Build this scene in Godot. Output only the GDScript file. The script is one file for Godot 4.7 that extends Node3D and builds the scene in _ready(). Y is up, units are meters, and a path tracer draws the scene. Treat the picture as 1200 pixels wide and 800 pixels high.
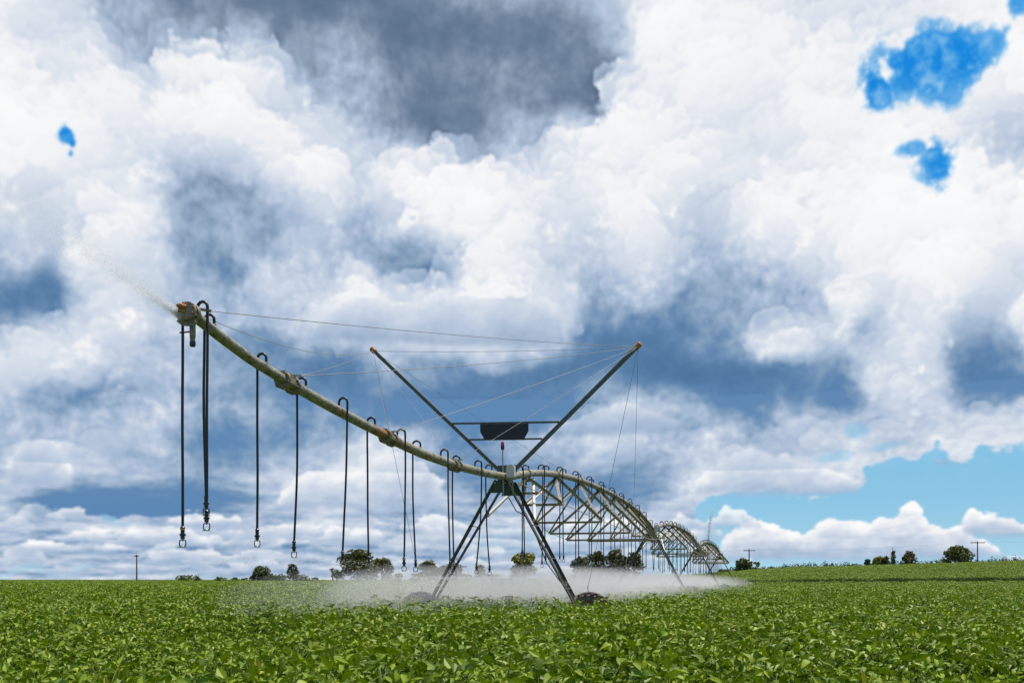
extends Node3D
# A field of soybeans under a broken sky, watered by a centre pivot: the overhang boom points at the viewer, the spans recede behind their towers.
# Lengths in metres, y up, the viewer looks along -z.

const PIVOT_TURN := -0.26092          # the machine's pipe runs away at this turn about y
const TOWER_AT := Vector3(-0.05, 0.0, -22.0)
const SPAN := 24.8

var dice := RandomNumberGenerator.new()
var taken := {}
var mat := {}

func _ready() -> void:
	# camera
	var cam := Camera3D.new()
	cam.name = "camera"
	cam.projection = Camera3D.PROJECTION_FRUSTUM     # a level camera with the lens shifted up
	cam.near = 0.1
	cam.far = 8000.0
	cam.size = 0.1 * 2.0 / 3.0
	cam.frustum_offset = Vector2(0.0, 0.1 * 0.2333)
	cam.position = Vector3(0.0, 1.25, 0.0)
	add_child(cam)
	cam.current = true
	# sky
	var env := Environment.new()
	env.background_mode = Environment.BG_SKY
	var panorama := PanoramaSkyMaterial.new()
	panorama.panorama = ImageTexture.create_from_image(make_sky())
	panorama.energy_multiplier = 0.77
	env.sky = Sky.new()
	env.sky.sky_material = panorama
	env.tonemap_mode = Environment.TONE_MAPPER_LINEAR
	env.tonemap_exposure = 1.3
	env.volumetric_fog_enabled = true
	env.volumetric_fog_density = 0.0
	env.sdfgi_enabled = true
	env.ssao_enabled = true
	env.ssil_enabled = true
	var world := WorldEnvironment.new()
	world.name = "world"
	world.environment = env
	add_child(world)
	# sun: high, a little to the right and beyond the machine
	var sun := DirectionalLight3D.new()
	sun.name = "sun"
	sun.light_color = Color(1.0, 0.97, 0.92)
	sun.light_energy = 1.6
	sun.light_angular_distance = 0.5
	sun.shadow_enabled = true
	add_child(sun)
	sun.look_at_from_position(SUN_TOWARDS * 100.0, Vector3.ZERO)
	dice.seed = 77
	make_materials()
	ground()
	crop()
	machine()
	far_trees()
	poles()
	cloud_overhead()
	water()

const SUN_TOWARDS := Vector3(0.24, 0.92, -0.20)

# ---------------------------------------------------------------- names and metas
func numbered(called: String) -> String:
	var n: int = taken.get(called, 0)
	taken[called] = n + 1
	return called if n == 0 else "%s_%03d" % [called, n]

func tag(o: Node, label: String, category: String, group := "", kind := "") -> void:
	if label:
		o.set_meta("label", label)
	if category:
		o.set_meta("category", category)
	if group:
		o.set_meta("group", group)
	if kind:
		o.set_meta("kind", kind)

func thing(called: String, at: Transform3D, label: String, category: String, group := "") -> Node3D:
	var o := Node3D.new()
	o.name = numbered(called)
	add_child(o)
	o.transform = at
	tag(o, label, category, group)
	return o

func part(called: String, st: SurfaceTool, m: Material, parent: Node) -> MeshInstance3D:
	return put(called, st.commit(), m, parent)

func put(called: String, mesh: Mesh, m: Material, parent: Node) -> MeshInstance3D:
	var o := MeshInstance3D.new()
	o.name = numbered(called) if parent == self else called
	o.mesh = mesh
	o.material_override = m
	parent.add_child(o, true)
	return o

func copy(o: Node3D, at: Transform3D, label: String) -> Node3D:
	var base := o.name.rstrip("0123456789").trim_suffix("_")
	var c: Node3D = o.duplicate()
	c.name = numbered(base)
	add_child(c)
	c.transform = at
	c.set_meta("label", label)
	return c

const ORDINALS := ["first", "second", "third", "fourth", "fifth", "sixth", "seventh", "eighth", "ninth", "tenth", "eleventh", "twelfth", "thirteenth", "fourteenth", "fifteenth", "sixteenth", "seventeenth", "eighteenth", "nineteenth", "twentieth", "twenty-first", "twenty-second", "twenty-third", "twenty-fourth", "twenty-fifth"]

# ---------------------------------------------------------------- shapes, added to a SurfaceTool
func mb() -> SurfaceTool:
	var st := SurfaceTool.new()
	st.begin(Mesh.PRIMITIVE_TRIANGLES)
	st.set_color(Color.WHITE)
	return st

func tri(st: SurfaceTool, a: Vector3, b: Vector3, c: Vector3, na: Vector3, nb: Vector3, nc: Vector3) -> void:
	if (b - a).cross(c - a).dot(na + nb + nc) > 0.0:     # front faces run clockwise
		var t := b
		b = c
		c = t
		t = nb
		nb = nc
		nc = t
	st.set_normal(na)
	st.add_vertex(a)
	st.set_normal(nb)
	st.add_vertex(b)
	st.set_normal(nc)
	st.add_vertex(c)

func quad(st: SurfaceTool, a: Vector3, b: Vector3, c: Vector3, d: Vector3, n: Vector3) -> void:
	tri(st, a, b, c, n, n, n)
	tri(st, a, c, d, n, n, n)

func across(dir: Vector3, hint := Vector3.UP) -> Vector3:
	var side := dir.cross(hint)
	if side.length() < 0.01:
		side = dir.cross(Vector3.RIGHT)
	return side.normalized()

func box(st: SurfaceTool, at: Transform3D, size: Vector3) -> void:
	var h := size * 0.5
	for axis in 3:
		for s in [-1.0, 1.0]:
			var n := Vector3.ZERO
			n[axis] = s
			var u := Vector3.ZERO
			u[(axis + 1) % 3] = h[(axis + 1) % 3]
			var v := Vector3.ZERO
			v[(axis + 2) % 3] = h[(axis + 2) % 3]
			var o: Vector3 = n * h[axis]
			quad(st, at * (o - u - v), at * (o + u - v), at * (o + u + v), at * (o - u + v), (at.basis * n).normalized())

func bar(st: SurfaceTool, a: Vector3, b: Vector3, wide: float, high: float, hint := Vector3.UP) -> void:
	var dir := (b - a).normalized()
	var side := across(dir, hint)
	box(st, Transform3D(Basis(side, side.cross(dir).normalized() * -1.0, dir), (a + b) * 0.5), Vector3(wide, high, a.distance_to(b)))

func angle_iron(st: SurfaceTool, a: Vector3, b: Vector3, wide: float, hint := Vector3.UP) -> void:
	# an L of two plates
	var dir := (b - a).normalized()
	var side := across(dir, hint)
	var up := side.cross(dir).normalized()
	bar(st, a, b, wide, 0.007, hint)
	bar(st, a - side * wide * 0.46 - up * wide * 0.5, b - side * wide * 0.46 - up * wide * 0.5, 0.007, wide * 0.96, hint)

func tube(st: SurfaceTool, points: Array, radii: Array, sides: int, caps := true) -> void:
	var n := points.size()
	var rings := []
	var outs := []
	var side := Vector3.ZERO
	for k in n:
		var dir: Vector3 = (points[mini(k + 1, n - 1)] - points[maxi(k - 1, 0)]).normalized()
		if k == 0:
			side = across(dir)
		else:
			side = (side - dir * side.dot(dir)).normalized()
		var up := side.cross(dir).normalized()
		var r: float = radii[mini(k, radii.size() - 1)]
		var ring := []
		var o := []
		for q in sides:
			var a := TAU * q / sides
			var d := side * cos(a) + up * sin(a)
			o.append(d)
			ring.append(points[k] + d * r)
		rings.append(ring)
		outs.append(o)
	for k in n - 1:
		for q in sides:
			var w := (q + 1) % sides
			tri(st, rings[k][q], rings[k][w], rings[k + 1][w], outs[k][q], outs[k][w], outs[k + 1][w])
			tri(st, rings[k][q], rings[k + 1][w], rings[k + 1][q], outs[k][q], outs[k + 1][w], outs[k + 1][q])
	if caps:
		for e in [0, n - 1]:
			var dir: Vector3 = (points[0] - points[1]).normalized() if e == 0 else (points[n - 1] - points[n - 2]).normalized()
			for q in sides:
				tri(st, points[e], rings[e][q], rings[e][(q + 1) % sides], dir, dir, dir)

func lathe(st: SurfaceTool, at: Transform3D, profile: Array, sides: int, bend := 40.0) -> void:
	# profile: [radius, height] along the axis y of at
	var n := profile.size()
	for k in n - 1:
		var r0: float = profile[k][0]
		var r1: float = profile[k + 1][0]
		var y0: float = profile[k][1]
		var y1: float = profile[k + 1][1]
		var sl := Vector2(y1 - y0, r0 - r1).normalized()
		for q in sides:
			var a := TAU * q / sides
			var b := TAU * (q + 1) / sides
			var da := Vector3(cos(a), 0, sin(a))
			var db := Vector3(cos(b), 0, sin(b))
			var na := (at.basis * (da * sl.x + Vector3.UP * sl.y)).normalized()
			var nb := (at.basis * (db * sl.x + Vector3.UP * sl.y)).normalized()
			var p := at * (da * r0 + Vector3.UP * y0)
			var p2 := at * (db * r0 + Vector3.UP * y0)
			var p3 := at * (db * r1 + Vector3.UP * y1)
			var p4 := at * (da * r1 + Vector3.UP * y1)
			if r0 > 0.0001:
				tri(st, p, p2, p3, na, nb, nb)
			if r1 > 0.0001:
				tri(st, p, p3, p4, na, nb, na)

func plate(st: SurfaceTool, outline: Array, thick: Vector3) -> void:
	# a flat convex outline given a thickness
	var n := thick.normalized()
	var mid := Vector3.ZERO
	for p: Vector3 in outline:
		mid += p / outline.size()
	for k in outline.size():
		var a: Vector3 = outline[k]
		var b: Vector3 = outline[(k + 1) % outline.size()]
		tri(st, mid, a, b, -n, -n, -n)
		tri(st, mid + thick, a + thick, b + thick, n, n, n)
		var o := (b - a).cross(n).normalized()
		if o.dot((a + b) * 0.5 - mid) < 0.0:
			o = -o
		quad(st, a, b, b + thick, a + thick, o)

func lean(to: Vector3) -> Basis:
	# a basis whose y axis points along to
	var y := to.normalized()
	var x := across(y, Vector3.FORWARD)
	return Basis(x, y, x.cross(y))

# ---------------------------------------------------------------- materials
func ramp_texture(number: int, frequency: float, colors: Array, octaves := 5, size := 512) -> NoiseTexture2D:
	var t := NoiseTexture2D.new()
	t.width = size
	t.height = size
	t.seamless = true
	t.noise = noise(FastNoiseLite.TYPE_SIMPLEX_SMOOTH, frequency, octaves, number, 0.6)
	t.color_ramp = Gradient.new()
	t.color_ramp.offsets = PackedFloat32Array(range(colors.size()).map(func(k): return 0.22 + 0.56 * k / maxf(1.0, colors.size() - 1.0)))
	t.color_ramp.colors = PackedColorArray(colors.map(func(c: Color): return c.linear_to_srgb()))
	return t

func weathered(called: String, colors: Array, scale: Vector3, rough: float, metal := 0.0, frequency := 0.02, number := 1) -> StandardMaterial3D:
	var m := StandardMaterial3D.new()
	m.resource_name = called
	m.albedo_texture = ramp_texture(number, frequency, colors)
	m.uv1_triplanar = true
	m.uv1_scale = scale
	m.roughness = rough
	m.metallic = metal
	mat[called] = m
	return m

func plain(called: String, c: Color, rough: float, metal := 0.0) -> StandardMaterial3D:
	var m := StandardMaterial3D.new()
	m.resource_name = called
	m.albedo_color = c.linear_to_srgb()
	m.roughness = rough
	m.metallic = metal
	mat[called] = m
	return m

func make_materials() -> void:
	var m := weathered("pipe", [Color(0.075, 0.06, 0.03), Color(0.20, 0.18, 0.115), Color(0.33, 0.305, 0.225), Color(0.19, 0.18, 0.115), Color(0.40, 0.36, 0.27)], Vector3(0.7, 1.2, 0.35), 0.5, 0.15, 0.02, 3)
	m.vertex_color_use_as_albedo = true
	weathered("truss", [Color(0.12, 0.08, 0.05), Color(0.33, 0.28, 0.215), Color(0.50, 0.45, 0.375), Color(0.22, 0.175, 0.13)], Vector3(1.1, 1.1, 0.9), 0.6, 0.1, 0.02, 4)
	weathered("brace", [Color(0.50, 0.46, 0.38), Color(0.66, 0.62, 0.54), Color(0.58, 0.53, 0.43)], Vector3(1.5, 1.5, 1.5), 0.55, 0.0, 0.02, 5)
	weathered("leg", [Color(0.018, 0.024, 0.018), Color(0.04, 0.05, 0.038), Color(0.10, 0.08, 0.058), Color(0.03, 0.042, 0.03)], Vector3(1.2, 1.2, 1.2), 0.55, 0.2, 0.02, 6)
	weathered("mast", [Color(0.045, 0.06, 0.055), Color(0.085, 0.10, 0.09), Color(0.11, 0.115, 0.10)], Vector3(1.2, 1.2, 1.2), 0.5, 0.2, 0.02, 7)
	weathered("green_steel", [Color(0.008, 0.03, 0.015), Color(0.02, 0.06, 0.03), Color(0.035, 0.075, 0.035)], Vector3(2, 2, 2), 0.55, 0.0, 0.02, 8)
	weathered("coupling", [Color(0.07, 0.06, 0.04), Color(0.20, 0.18, 0.13), Color(0.31, 0.29, 0.23), Color(0.15, 0.12, 0.08)], Vector3(3, 3, 3), 0.6, 0.2, 0.03, 9)
	weathered("rust", [Color(0.12, 0.045, 0.015), Color(0.38, 0.16, 0.04), Color(0.48, 0.26, 0.09)], Vector3(4, 4, 4), 0.75, 0.0, 0.03, 10)
	plain("sign", Color(0.004, 0.008, 0.02), 0.45)
	plain("wire", Color(0.25, 0.26, 0.28), 0.6)
	plain("cable", Color(0.22, 0.21, 0.20), 0.5, 0.4)
	plain("hose", Color(0.012, 0.012, 0.013), 0.42)
	plain("black_plastic", Color(0.015, 0.015, 0.016), 0.35)
	plain("clear_plastic", Color(0.35, 0.36, 0.36), 0.25)
	plain("yellow_plastic", Color(0.55, 0.36, 0.05), 0.5)
	weathered("box_grey", [Color(0.38, 0.39, 0.38), Color(0.55, 0.56, 0.55), Color(0.48, 0.49, 0.47)], Vector3(3, 3, 3), 0.45, 0.0, 0.02, 11)
	plain("lens_red", Color(0.45, 0.012, 0.015), 0.2)
	plain("galvanised", Color(0.30, 0.32, 0.33), 0.45, 0.5)
	weathered("muddy_tyre", [Color(0.014, 0.012, 0.013), Color(0.05, 0.04, 0.042), Color(0.17, 0.13, 0.12), Color(0.04, 0.033, 0.035)], Vector3(3, 3, 3), 0.8, 0.0, 0.03, 12)
	plain("reflector_white", Color(0.85, 0.84, 0.80), 0.25)
	plain("reflector_orange", Color(0.75, 0.30, 0.12), 0.35)
	weathered("pole_wood", [Color(0.10, 0.08, 0.06), Color(0.17, 0.145, 0.115), Color(0.13, 0.11, 0.085)], Vector3(2, 0.4, 2), 0.85, 0.0, 0.02, 13)
	weathered("bark", [Color(0.05, 0.04, 0.03), Color(0.11, 0.09, 0.07), Color(0.08, 0.065, 0.05)], Vector3(1, 0.5, 1), 0.9, 0.0, 0.03, 14)
	weathered("soil", [Color(0.05, 0.04, 0.02), Color(0.055, 0.08, 0.02), Color(0.07, 0.12, 0.022), Color(0.05, 0.07, 0.02)], Vector3(0.2, 0.2, 0.2), 0.95, 0.0, 0.02, 15)
	mat.soil.uv1_world_triplanar = true
	var leaf := plain("leaf", Color(1, 1, 1), 0.5)
	leaf.vertex_color_use_as_albedo = true
	leaf.metallic_specular = 0.33
	leaf.cull_mode = BaseMaterial3D.CULL_DISABLED
	leaf.backlight_enabled = true
	leaf.backlight = Color(0.58, 0.62, 0.22)
	var tree_leaf := plain("tree_leaf", Color(1, 1, 1), 0.6)
	tree_leaf.vertex_color_use_as_albedo = true
	tree_leaf.cull_mode = BaseMaterial3D.CULL_DISABLED
	tree_leaf.backlight_enabled = true
	tree_leaf.backlight = Color(0.6, 0.65, 0.3)
	var drop := plain("drop", Color(0.95, 0.97, 1.0), 0.3)
	drop.backlight_enabled = true          # light passes through the drops
	drop.backlight = Color(1, 1, 1)
	plain("cloud", Color(0.9, 0.9, 0.9), 1.0)

# ---------------------------------------------------------------- the lie of the land
func rise(x: float, d: float) -> float:
	# height of the ground at x metres to the right and d metres ahead: flat near by, a slope up to a crest, highest on the right
	if d <= 60.0:
		return 0.0
	var k := x / d
	var crest := 0.5
	if k > -0.12:
		crest = lerpf(0.5, 1.3, smoothstep(-0.12, 0.12, k)) + 2.2 * smoothstep(0.12, 0.3, k) + 1.75 * smoothstep(0.25, 0.6, k)
	return crest * smoothstep(80.0, 240.0, d) * (1.0 - 0.7 * smoothstep(250.0, 600.0, d))

func on_ground(x: float, d: float) -> Vector3:
	return Vector3(x, rise(x, d), -d)

func ground() -> void:
	var st := mb()
	var xs := [-3000.0, -1200.0, -500.0, -260.0]
	for k in 29:
		xs.append(-200.0 + k * 400.0 / 28.0)
	xs.append_array([260.0, 500.0, 1200.0, 3000.0])
	var ds := [-3000.0, -500.0, -60.0, 0.0, 20.0, 40.0, 60.0]
	for k in 24:
		ds.append(70.0 + k * 9.0)
	ds.append_array([300.0, 350.0, 420.0, 520.0, 620.0, 900.0, 1500.0, 3500.0])
	for j in ds.size() - 1:
		for i in xs.size() - 1:
			var a := on_ground(xs[i], ds[j])
			var b := on_ground(xs[i + 1], ds[j])
			var c := on_ground(xs[i + 1], ds[j + 1])
			var d := on_ground(xs[i], ds[j + 1])
			var n := (b - a).cross(d - a).normalized()
			if n.y < 0.0:
				n = -n
			quad(st, a, b, c, d, n)
	var o := part("ground", st, mat.soil, self)
	tag(o, "", "", "", "structure")

# ---------------------------------------------------------------- the crop
func leaflet(st: SurfaceTool, at: Transform3D, long: float, wide: float, fold: float, curl: float, c: Color) -> void:
	var ts := [0.0, 0.2, 0.45, 0.74, 1.0]
	var ws := [0.06, 0.82, 1.0, 0.62, 0.0]
	var rib := Color(minf(1.0, c.r * 1.3 + 0.008), minf(1.0, c.g * 1.2 + 0.008), c.b * 1.3)
	var mids := []
	var sides := [[], []]
	for k in 5:
		var t: float = ts[k]
		var y := -curl * long * t * t
		mids.append(Vector3(t * long, y, 0.0))
		for s in 2:
			var w: float = ws[k] * wide * 0.5
			sides[s].append(Vector3(t * long, y + w * fold + 0.004 * sin(t * 9.0 + s * 2.0 + curl * 20.0), w * (1.0 if s else -1.0)))
	for s in 2:
		var ns := []
		for k in 5:
			var along_it: Vector3 = mids[mini(k + 1, 4)] - mids[maxi(k - 1, 0)]
			var out: Vector3 = Vector3(0, fold, 1.0 if s else -1.0)
			var n := along_it.cross(out).normalized()
			ns.append((at.basis * (n if n.y > 0.0 else -n)).normalized())
		for k in 4:
			for half in 2:
				var pts := [mids[k], sides[s][k], sides[s][k + 1]] if half == 0 else [mids[k], sides[s][k + 1], mids[k + 1]]
				if half == 0 and k == 0 and ws[0] < 0.01:
					continue
				if half == 0 and k == 3:
					pts = [mids[3], sides[s][3], mids[4]]
				elif k == 3:
					continue
				var nn := [ns[k], ns[k], ns[k + 1]] if half == 0 else [ns[k], ns[k + 1], ns[k + 1]]
				var cc := [rib, c, c] if half == 0 else [rib, c, rib]
				var p0: Vector3 = at * pts[0]
				var p1: Vector3 = at * pts[1]
				var p2: Vector3 = at * pts[2]
				var order := [0, 1, 2] if (p1 - p0).cross(p2 - p0).dot(nn[0]) < 0.0 else [0, 2, 1]
				var ps := [p0, p1, p2]
				for q: int in order:
					st.set_color(cc[q])
					st.set_normal(nn[q])
					st.add_vertex(ps[q])

func leaf_mesh(kind: int) -> ArrayMesh:
	# three leaflets on a stalk
	var st := mb()
	var reach := dice.randf_range(0.07, 0.18)
	var up := dice.randf_range(0.45, 1.05)
	var c := Color(0.058, 0.118, 0.005).lerp(Color(0.19, 0.27, 0.012), pow(dice.randf(), 1.25))
	if kind == 1:
		c = Color(0.24, 0.27, 0.045).lerp(Color(0.38, 0.34, 0.05), dice.randf())
	elif kind == 2:
		c = Color(0.18, 0.26, 0.02)
	st.set_color(Color(0.16, 0.22, 0.05))
	var end := Vector3(reach * cos(up), reach * sin(up), 0.0)
	tube(st, [Vector3.ZERO, end * 0.55 + Vector3(0, 0.012, 0), end], [0.0028, 0.0018], 3, false)
	var tilt := dice.randf_range(-0.55, 1.25)
	for k in 3:
		var turn: float = [0.0, 1.15, -1.15][k] + dice.randf_range(-0.2, 0.2)
		var b := Basis(Vector3.UP, turn) * Basis(Vector3.BACK, tilt * (1.0 if k == 0 else 0.75) + dice.randf_range(-0.45, 0.3)) * Basis(Vector3.RIGHT, dice.randf_range(-0.75, 0.75))
		var long := dice.randf_range(0.050, 0.088)
		leaflet(st, Transform3D(b, end + b.x * (0.025 if k == 0 else 0.006)), long, long * dice.randf_range(0.44, 0.60), dice.randf_range(0.2, 1.0), dice.randf_range(-0.1, 0.75), c * dice.randf_range(0.88, 1.12))
	return st.commit()

func leaf_places(number: int) -> Array:
	# [place on the stem, which leaf]
	var out := []
	var turn := dice.randf() * TAU
	for k in number:
		var u := (k + 0.5) / number
		turn += 2.4 + dice.randf_range(-0.4, 0.4)
		var h := lerpf(0.22, 0.62, u) + dice.randf_range(-0.03, 0.03)
		var b := Basis(Vector3.UP, turn) * Basis(Vector3.BACK, dice.randf_range(-0.2, 0.25)) * dice.randf_range(0.85, 1.12)
		out.append(Transform3D(b, Vector3(dice.randf_range(-0.03, 0.03), h, dice.randf_range(-0.03, 0.03))))
	return out

func stem_mesh() -> ArrayMesh:
	var st := mb()
	st.set_color(Color(0.10, 0.13, 0.035))
	tube(st, [Vector3(0, -0.02, 0), Vector3(0.008, 0.3, 0.005), Vector3(-0.004, 0.60, 0.0)], [0.006, 0.005, 0.003], 4, false)
	return st.commit()

func crop() -> void:
	var leaves := []
	for k in 20:
		leaves.append(leaf_mesh(1 if k == 19 else 2 if k >= 16 else 0))
	var stem := stem_mesh()
	# whole plants, for the mass of the field
	var kinds := []
	for k in 7:
		var st := mb()
		st.append_from(stem, 0, Transform3D())
		for p: Transform3D in leaf_places(21):
			var which := dice.randi() % 18 if dice.randf() < 0.985 else 19
			st.append_from(leaves[which], 0, p)
		kinds.append(st.commit())
	var placed := []
	for k in 7:
		placed.append([])
	var near := []
	# bands: from, to, spacing, spread
	for band in [[1.2, 13.0, 0.20, 1.0], [13.0, 40.0, 0.24, 1.12], [40.0, 95.0, 0.38, 1.5], [95.0, 252.0, 0.74, 2.3]]:
		var step: float = band[2]
		var d: float = band[0]
		while d < band[1]:
			var half := d * 0.56 + 3.0
			var n := int(half * 2.0 / step)
			for i in n:
				var x := -half + (i + dice.randf_range(0.08, 0.92)) * step
				var dd := d + dice.randf_range(-0.45, 0.45) * step
				if in_track(x, dd):
					continue
				var size := dice.randf_range(0.80, 1.10)
				var spread: float = band[3]
				# patches of taller and lower growth
				size *= 1.0 + 0.13 * sin(x * 0.9 + sin(dd * 0.7) * 2.0) * sin(dd * 0.8 + x * 0.23)
				var b := Basis(Vector3.UP, dice.randf() * TAU) * Basis(Vector3.RIGHT, dice.randf_range(-0.13, 0.13))
				var at := Transform3D(b.scaled(Vector3(spread, 1.0 if spread < 1.3 else 1.08, spread) * size), on_ground(x, dd))
				var k := dice.randi() % 7
				if dd > 3.7 and absf(x) < dd * 0.51 + 0.15 and near.size() < 300:
					near.append(at)
				else:
					placed[k].append([at, 0.82 + 0.36 * dice.randf(), dice.randf()])
			d += step
	for k in 7:
		var mm := MultiMesh.new()
		mm.transform_format = MultiMesh.TRANSFORM_3D
		mm.use_colors = true
		mm.mesh = kinds[k]
		mm.instance_count = placed[k].size()
		for i in placed[k].size():
			var v: float = placed[k][i][1]
			var w: float = placed[k][i][2]
			mm.set_instance_transform(i, placed[k][i][0])
			mm.set_instance_color(i, Color(v * lerpf(0.9, 1.12, w), v, v * lerpf(1.1, 0.85, w)))
		var o := MultiMeshInstance3D.new()
		o.name = numbered("soybean_crop")
		o.multimesh = mm
		o.material_override = mat.leaf
		add_child(o)
		tag(o, "dense green soybean crop filling the whole field", "soybean crop", "", "stuff")
	# the plants that show largest, leaf by leaf
	for at: Transform3D in near:
		var yellow := dice.randf() < 0.14
		var k_x := at.origin.x / -at.origin.z
		var where := "left corner" if k_x < -0.33 else "left half" if k_x < -0.1 else "middle" if k_x < 0.1 else "right half" if k_x < 0.33 else "right corner"
		var row := "very front rank" if at.origin.z > -4.9 else "second rank"
		var o := thing("soybean_plant", at, "%s soybean plant in the %s of the field, %s" % ["yellow-leaved" if yellow else "leafy green", row, where], "soybean plant", "yellowing soybean plants at the front" if yellow else "green soybean plants at the front")
		put("stem", stem, mat.leaf, o)
		var many := 19
		var odd := dice.randi_range(9, 15)
		var k := 0
		for p: Transform3D in leaf_places(many):
			var which := dice.randi() % 18
			if yellow and k == odd:
				which = 19
			var l := put("leaf", leaves[which], mat.leaf, o)
			l.transform = p
			k += 1

func in_track(_x: float, _d: float) -> bool:
	return false

# ---------------------------------------------------------------- the irrigation machine
# machine coordinates: s metres beyond the first tower along the pipe, p metres to the right of it, y above ground
func frame(s: float, p := 0.0) -> Transform3D:
	var b := Basis(Vector3.UP, PIVOT_TURN)
	var t := Transform3D(b, TOWER_AT)
	var o := t * Vector3(p, 0.0, -s)
	o.y = rise(o.x, -o.z)
	return Transform3D(b, o)

func v(s: float, p: float, y: float) -> Vector3:
	return Vector3(p, y, -s)

const BOOM_PIPE := [[-12.2, 3.905], [-11.96, 3.865], [-11.7, 3.81], [-11.05, 3.70], [-10.3, 3.62], [-9.46, 3.548], [-8.83, 3.50], [-7.77, 3.432], [-7.29, 3.405], [-6.4, 3.35], [-5.47, 3.315], [-4.3, 3.308], [-3.17, 3.325], [-2.0, 3.36], [-1.1, 3.40], [0.0, 3.47]]

func boom_height(s: float) -> float:
	for k in BOOM_PIPE.size() - 1:
		if s <= BOOM_PIPE[k + 1][0]:
			return lerpf(BOOM_PIPE[k][1], BOOM_PIPE[k + 1][1], clampf((s - BOOM_PIPE[k][0]) / (BOOM_PIPE[k + 1][0] - BOOM_PIPE[k][0]), 0.0, 1.0))
	return 3.47

func span_height(s: float) -> float:
	var u := (s - SPAN * 0.5) / (SPAN * 0.5)
	return 3.47 + 0.72 * (1.0 - u * u * (0.55 + 0.45 * u * u))

func machine() -> void:
	boom()
	var spans := []
	for k in 3:
		var label: String = ["cream trussed span of pipe nearest the viewer, arching from the masted tower", "second trussed pipe span, arching behind the first", "third and farthest trussed pipe span, small near the hill"][k]
		if k == 0:
			spans.append(span(label))
		else:
			spans.append(copy(spans[0], frame(SPAN * k), label))
	tower(0, "drive tower with a tall cable mast, sign plate and red beacon")
	var t2 := tower(1, "second drive tower, its legs rising from the spray behind the first span")
	copy(t2, frame(SPAN * 2.0), "third drive tower, small between the second and third spans")
	copy(t2, frame(SPAN * 3.0), "farthest drive tower at the end of the third span")
	hoses()

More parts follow.
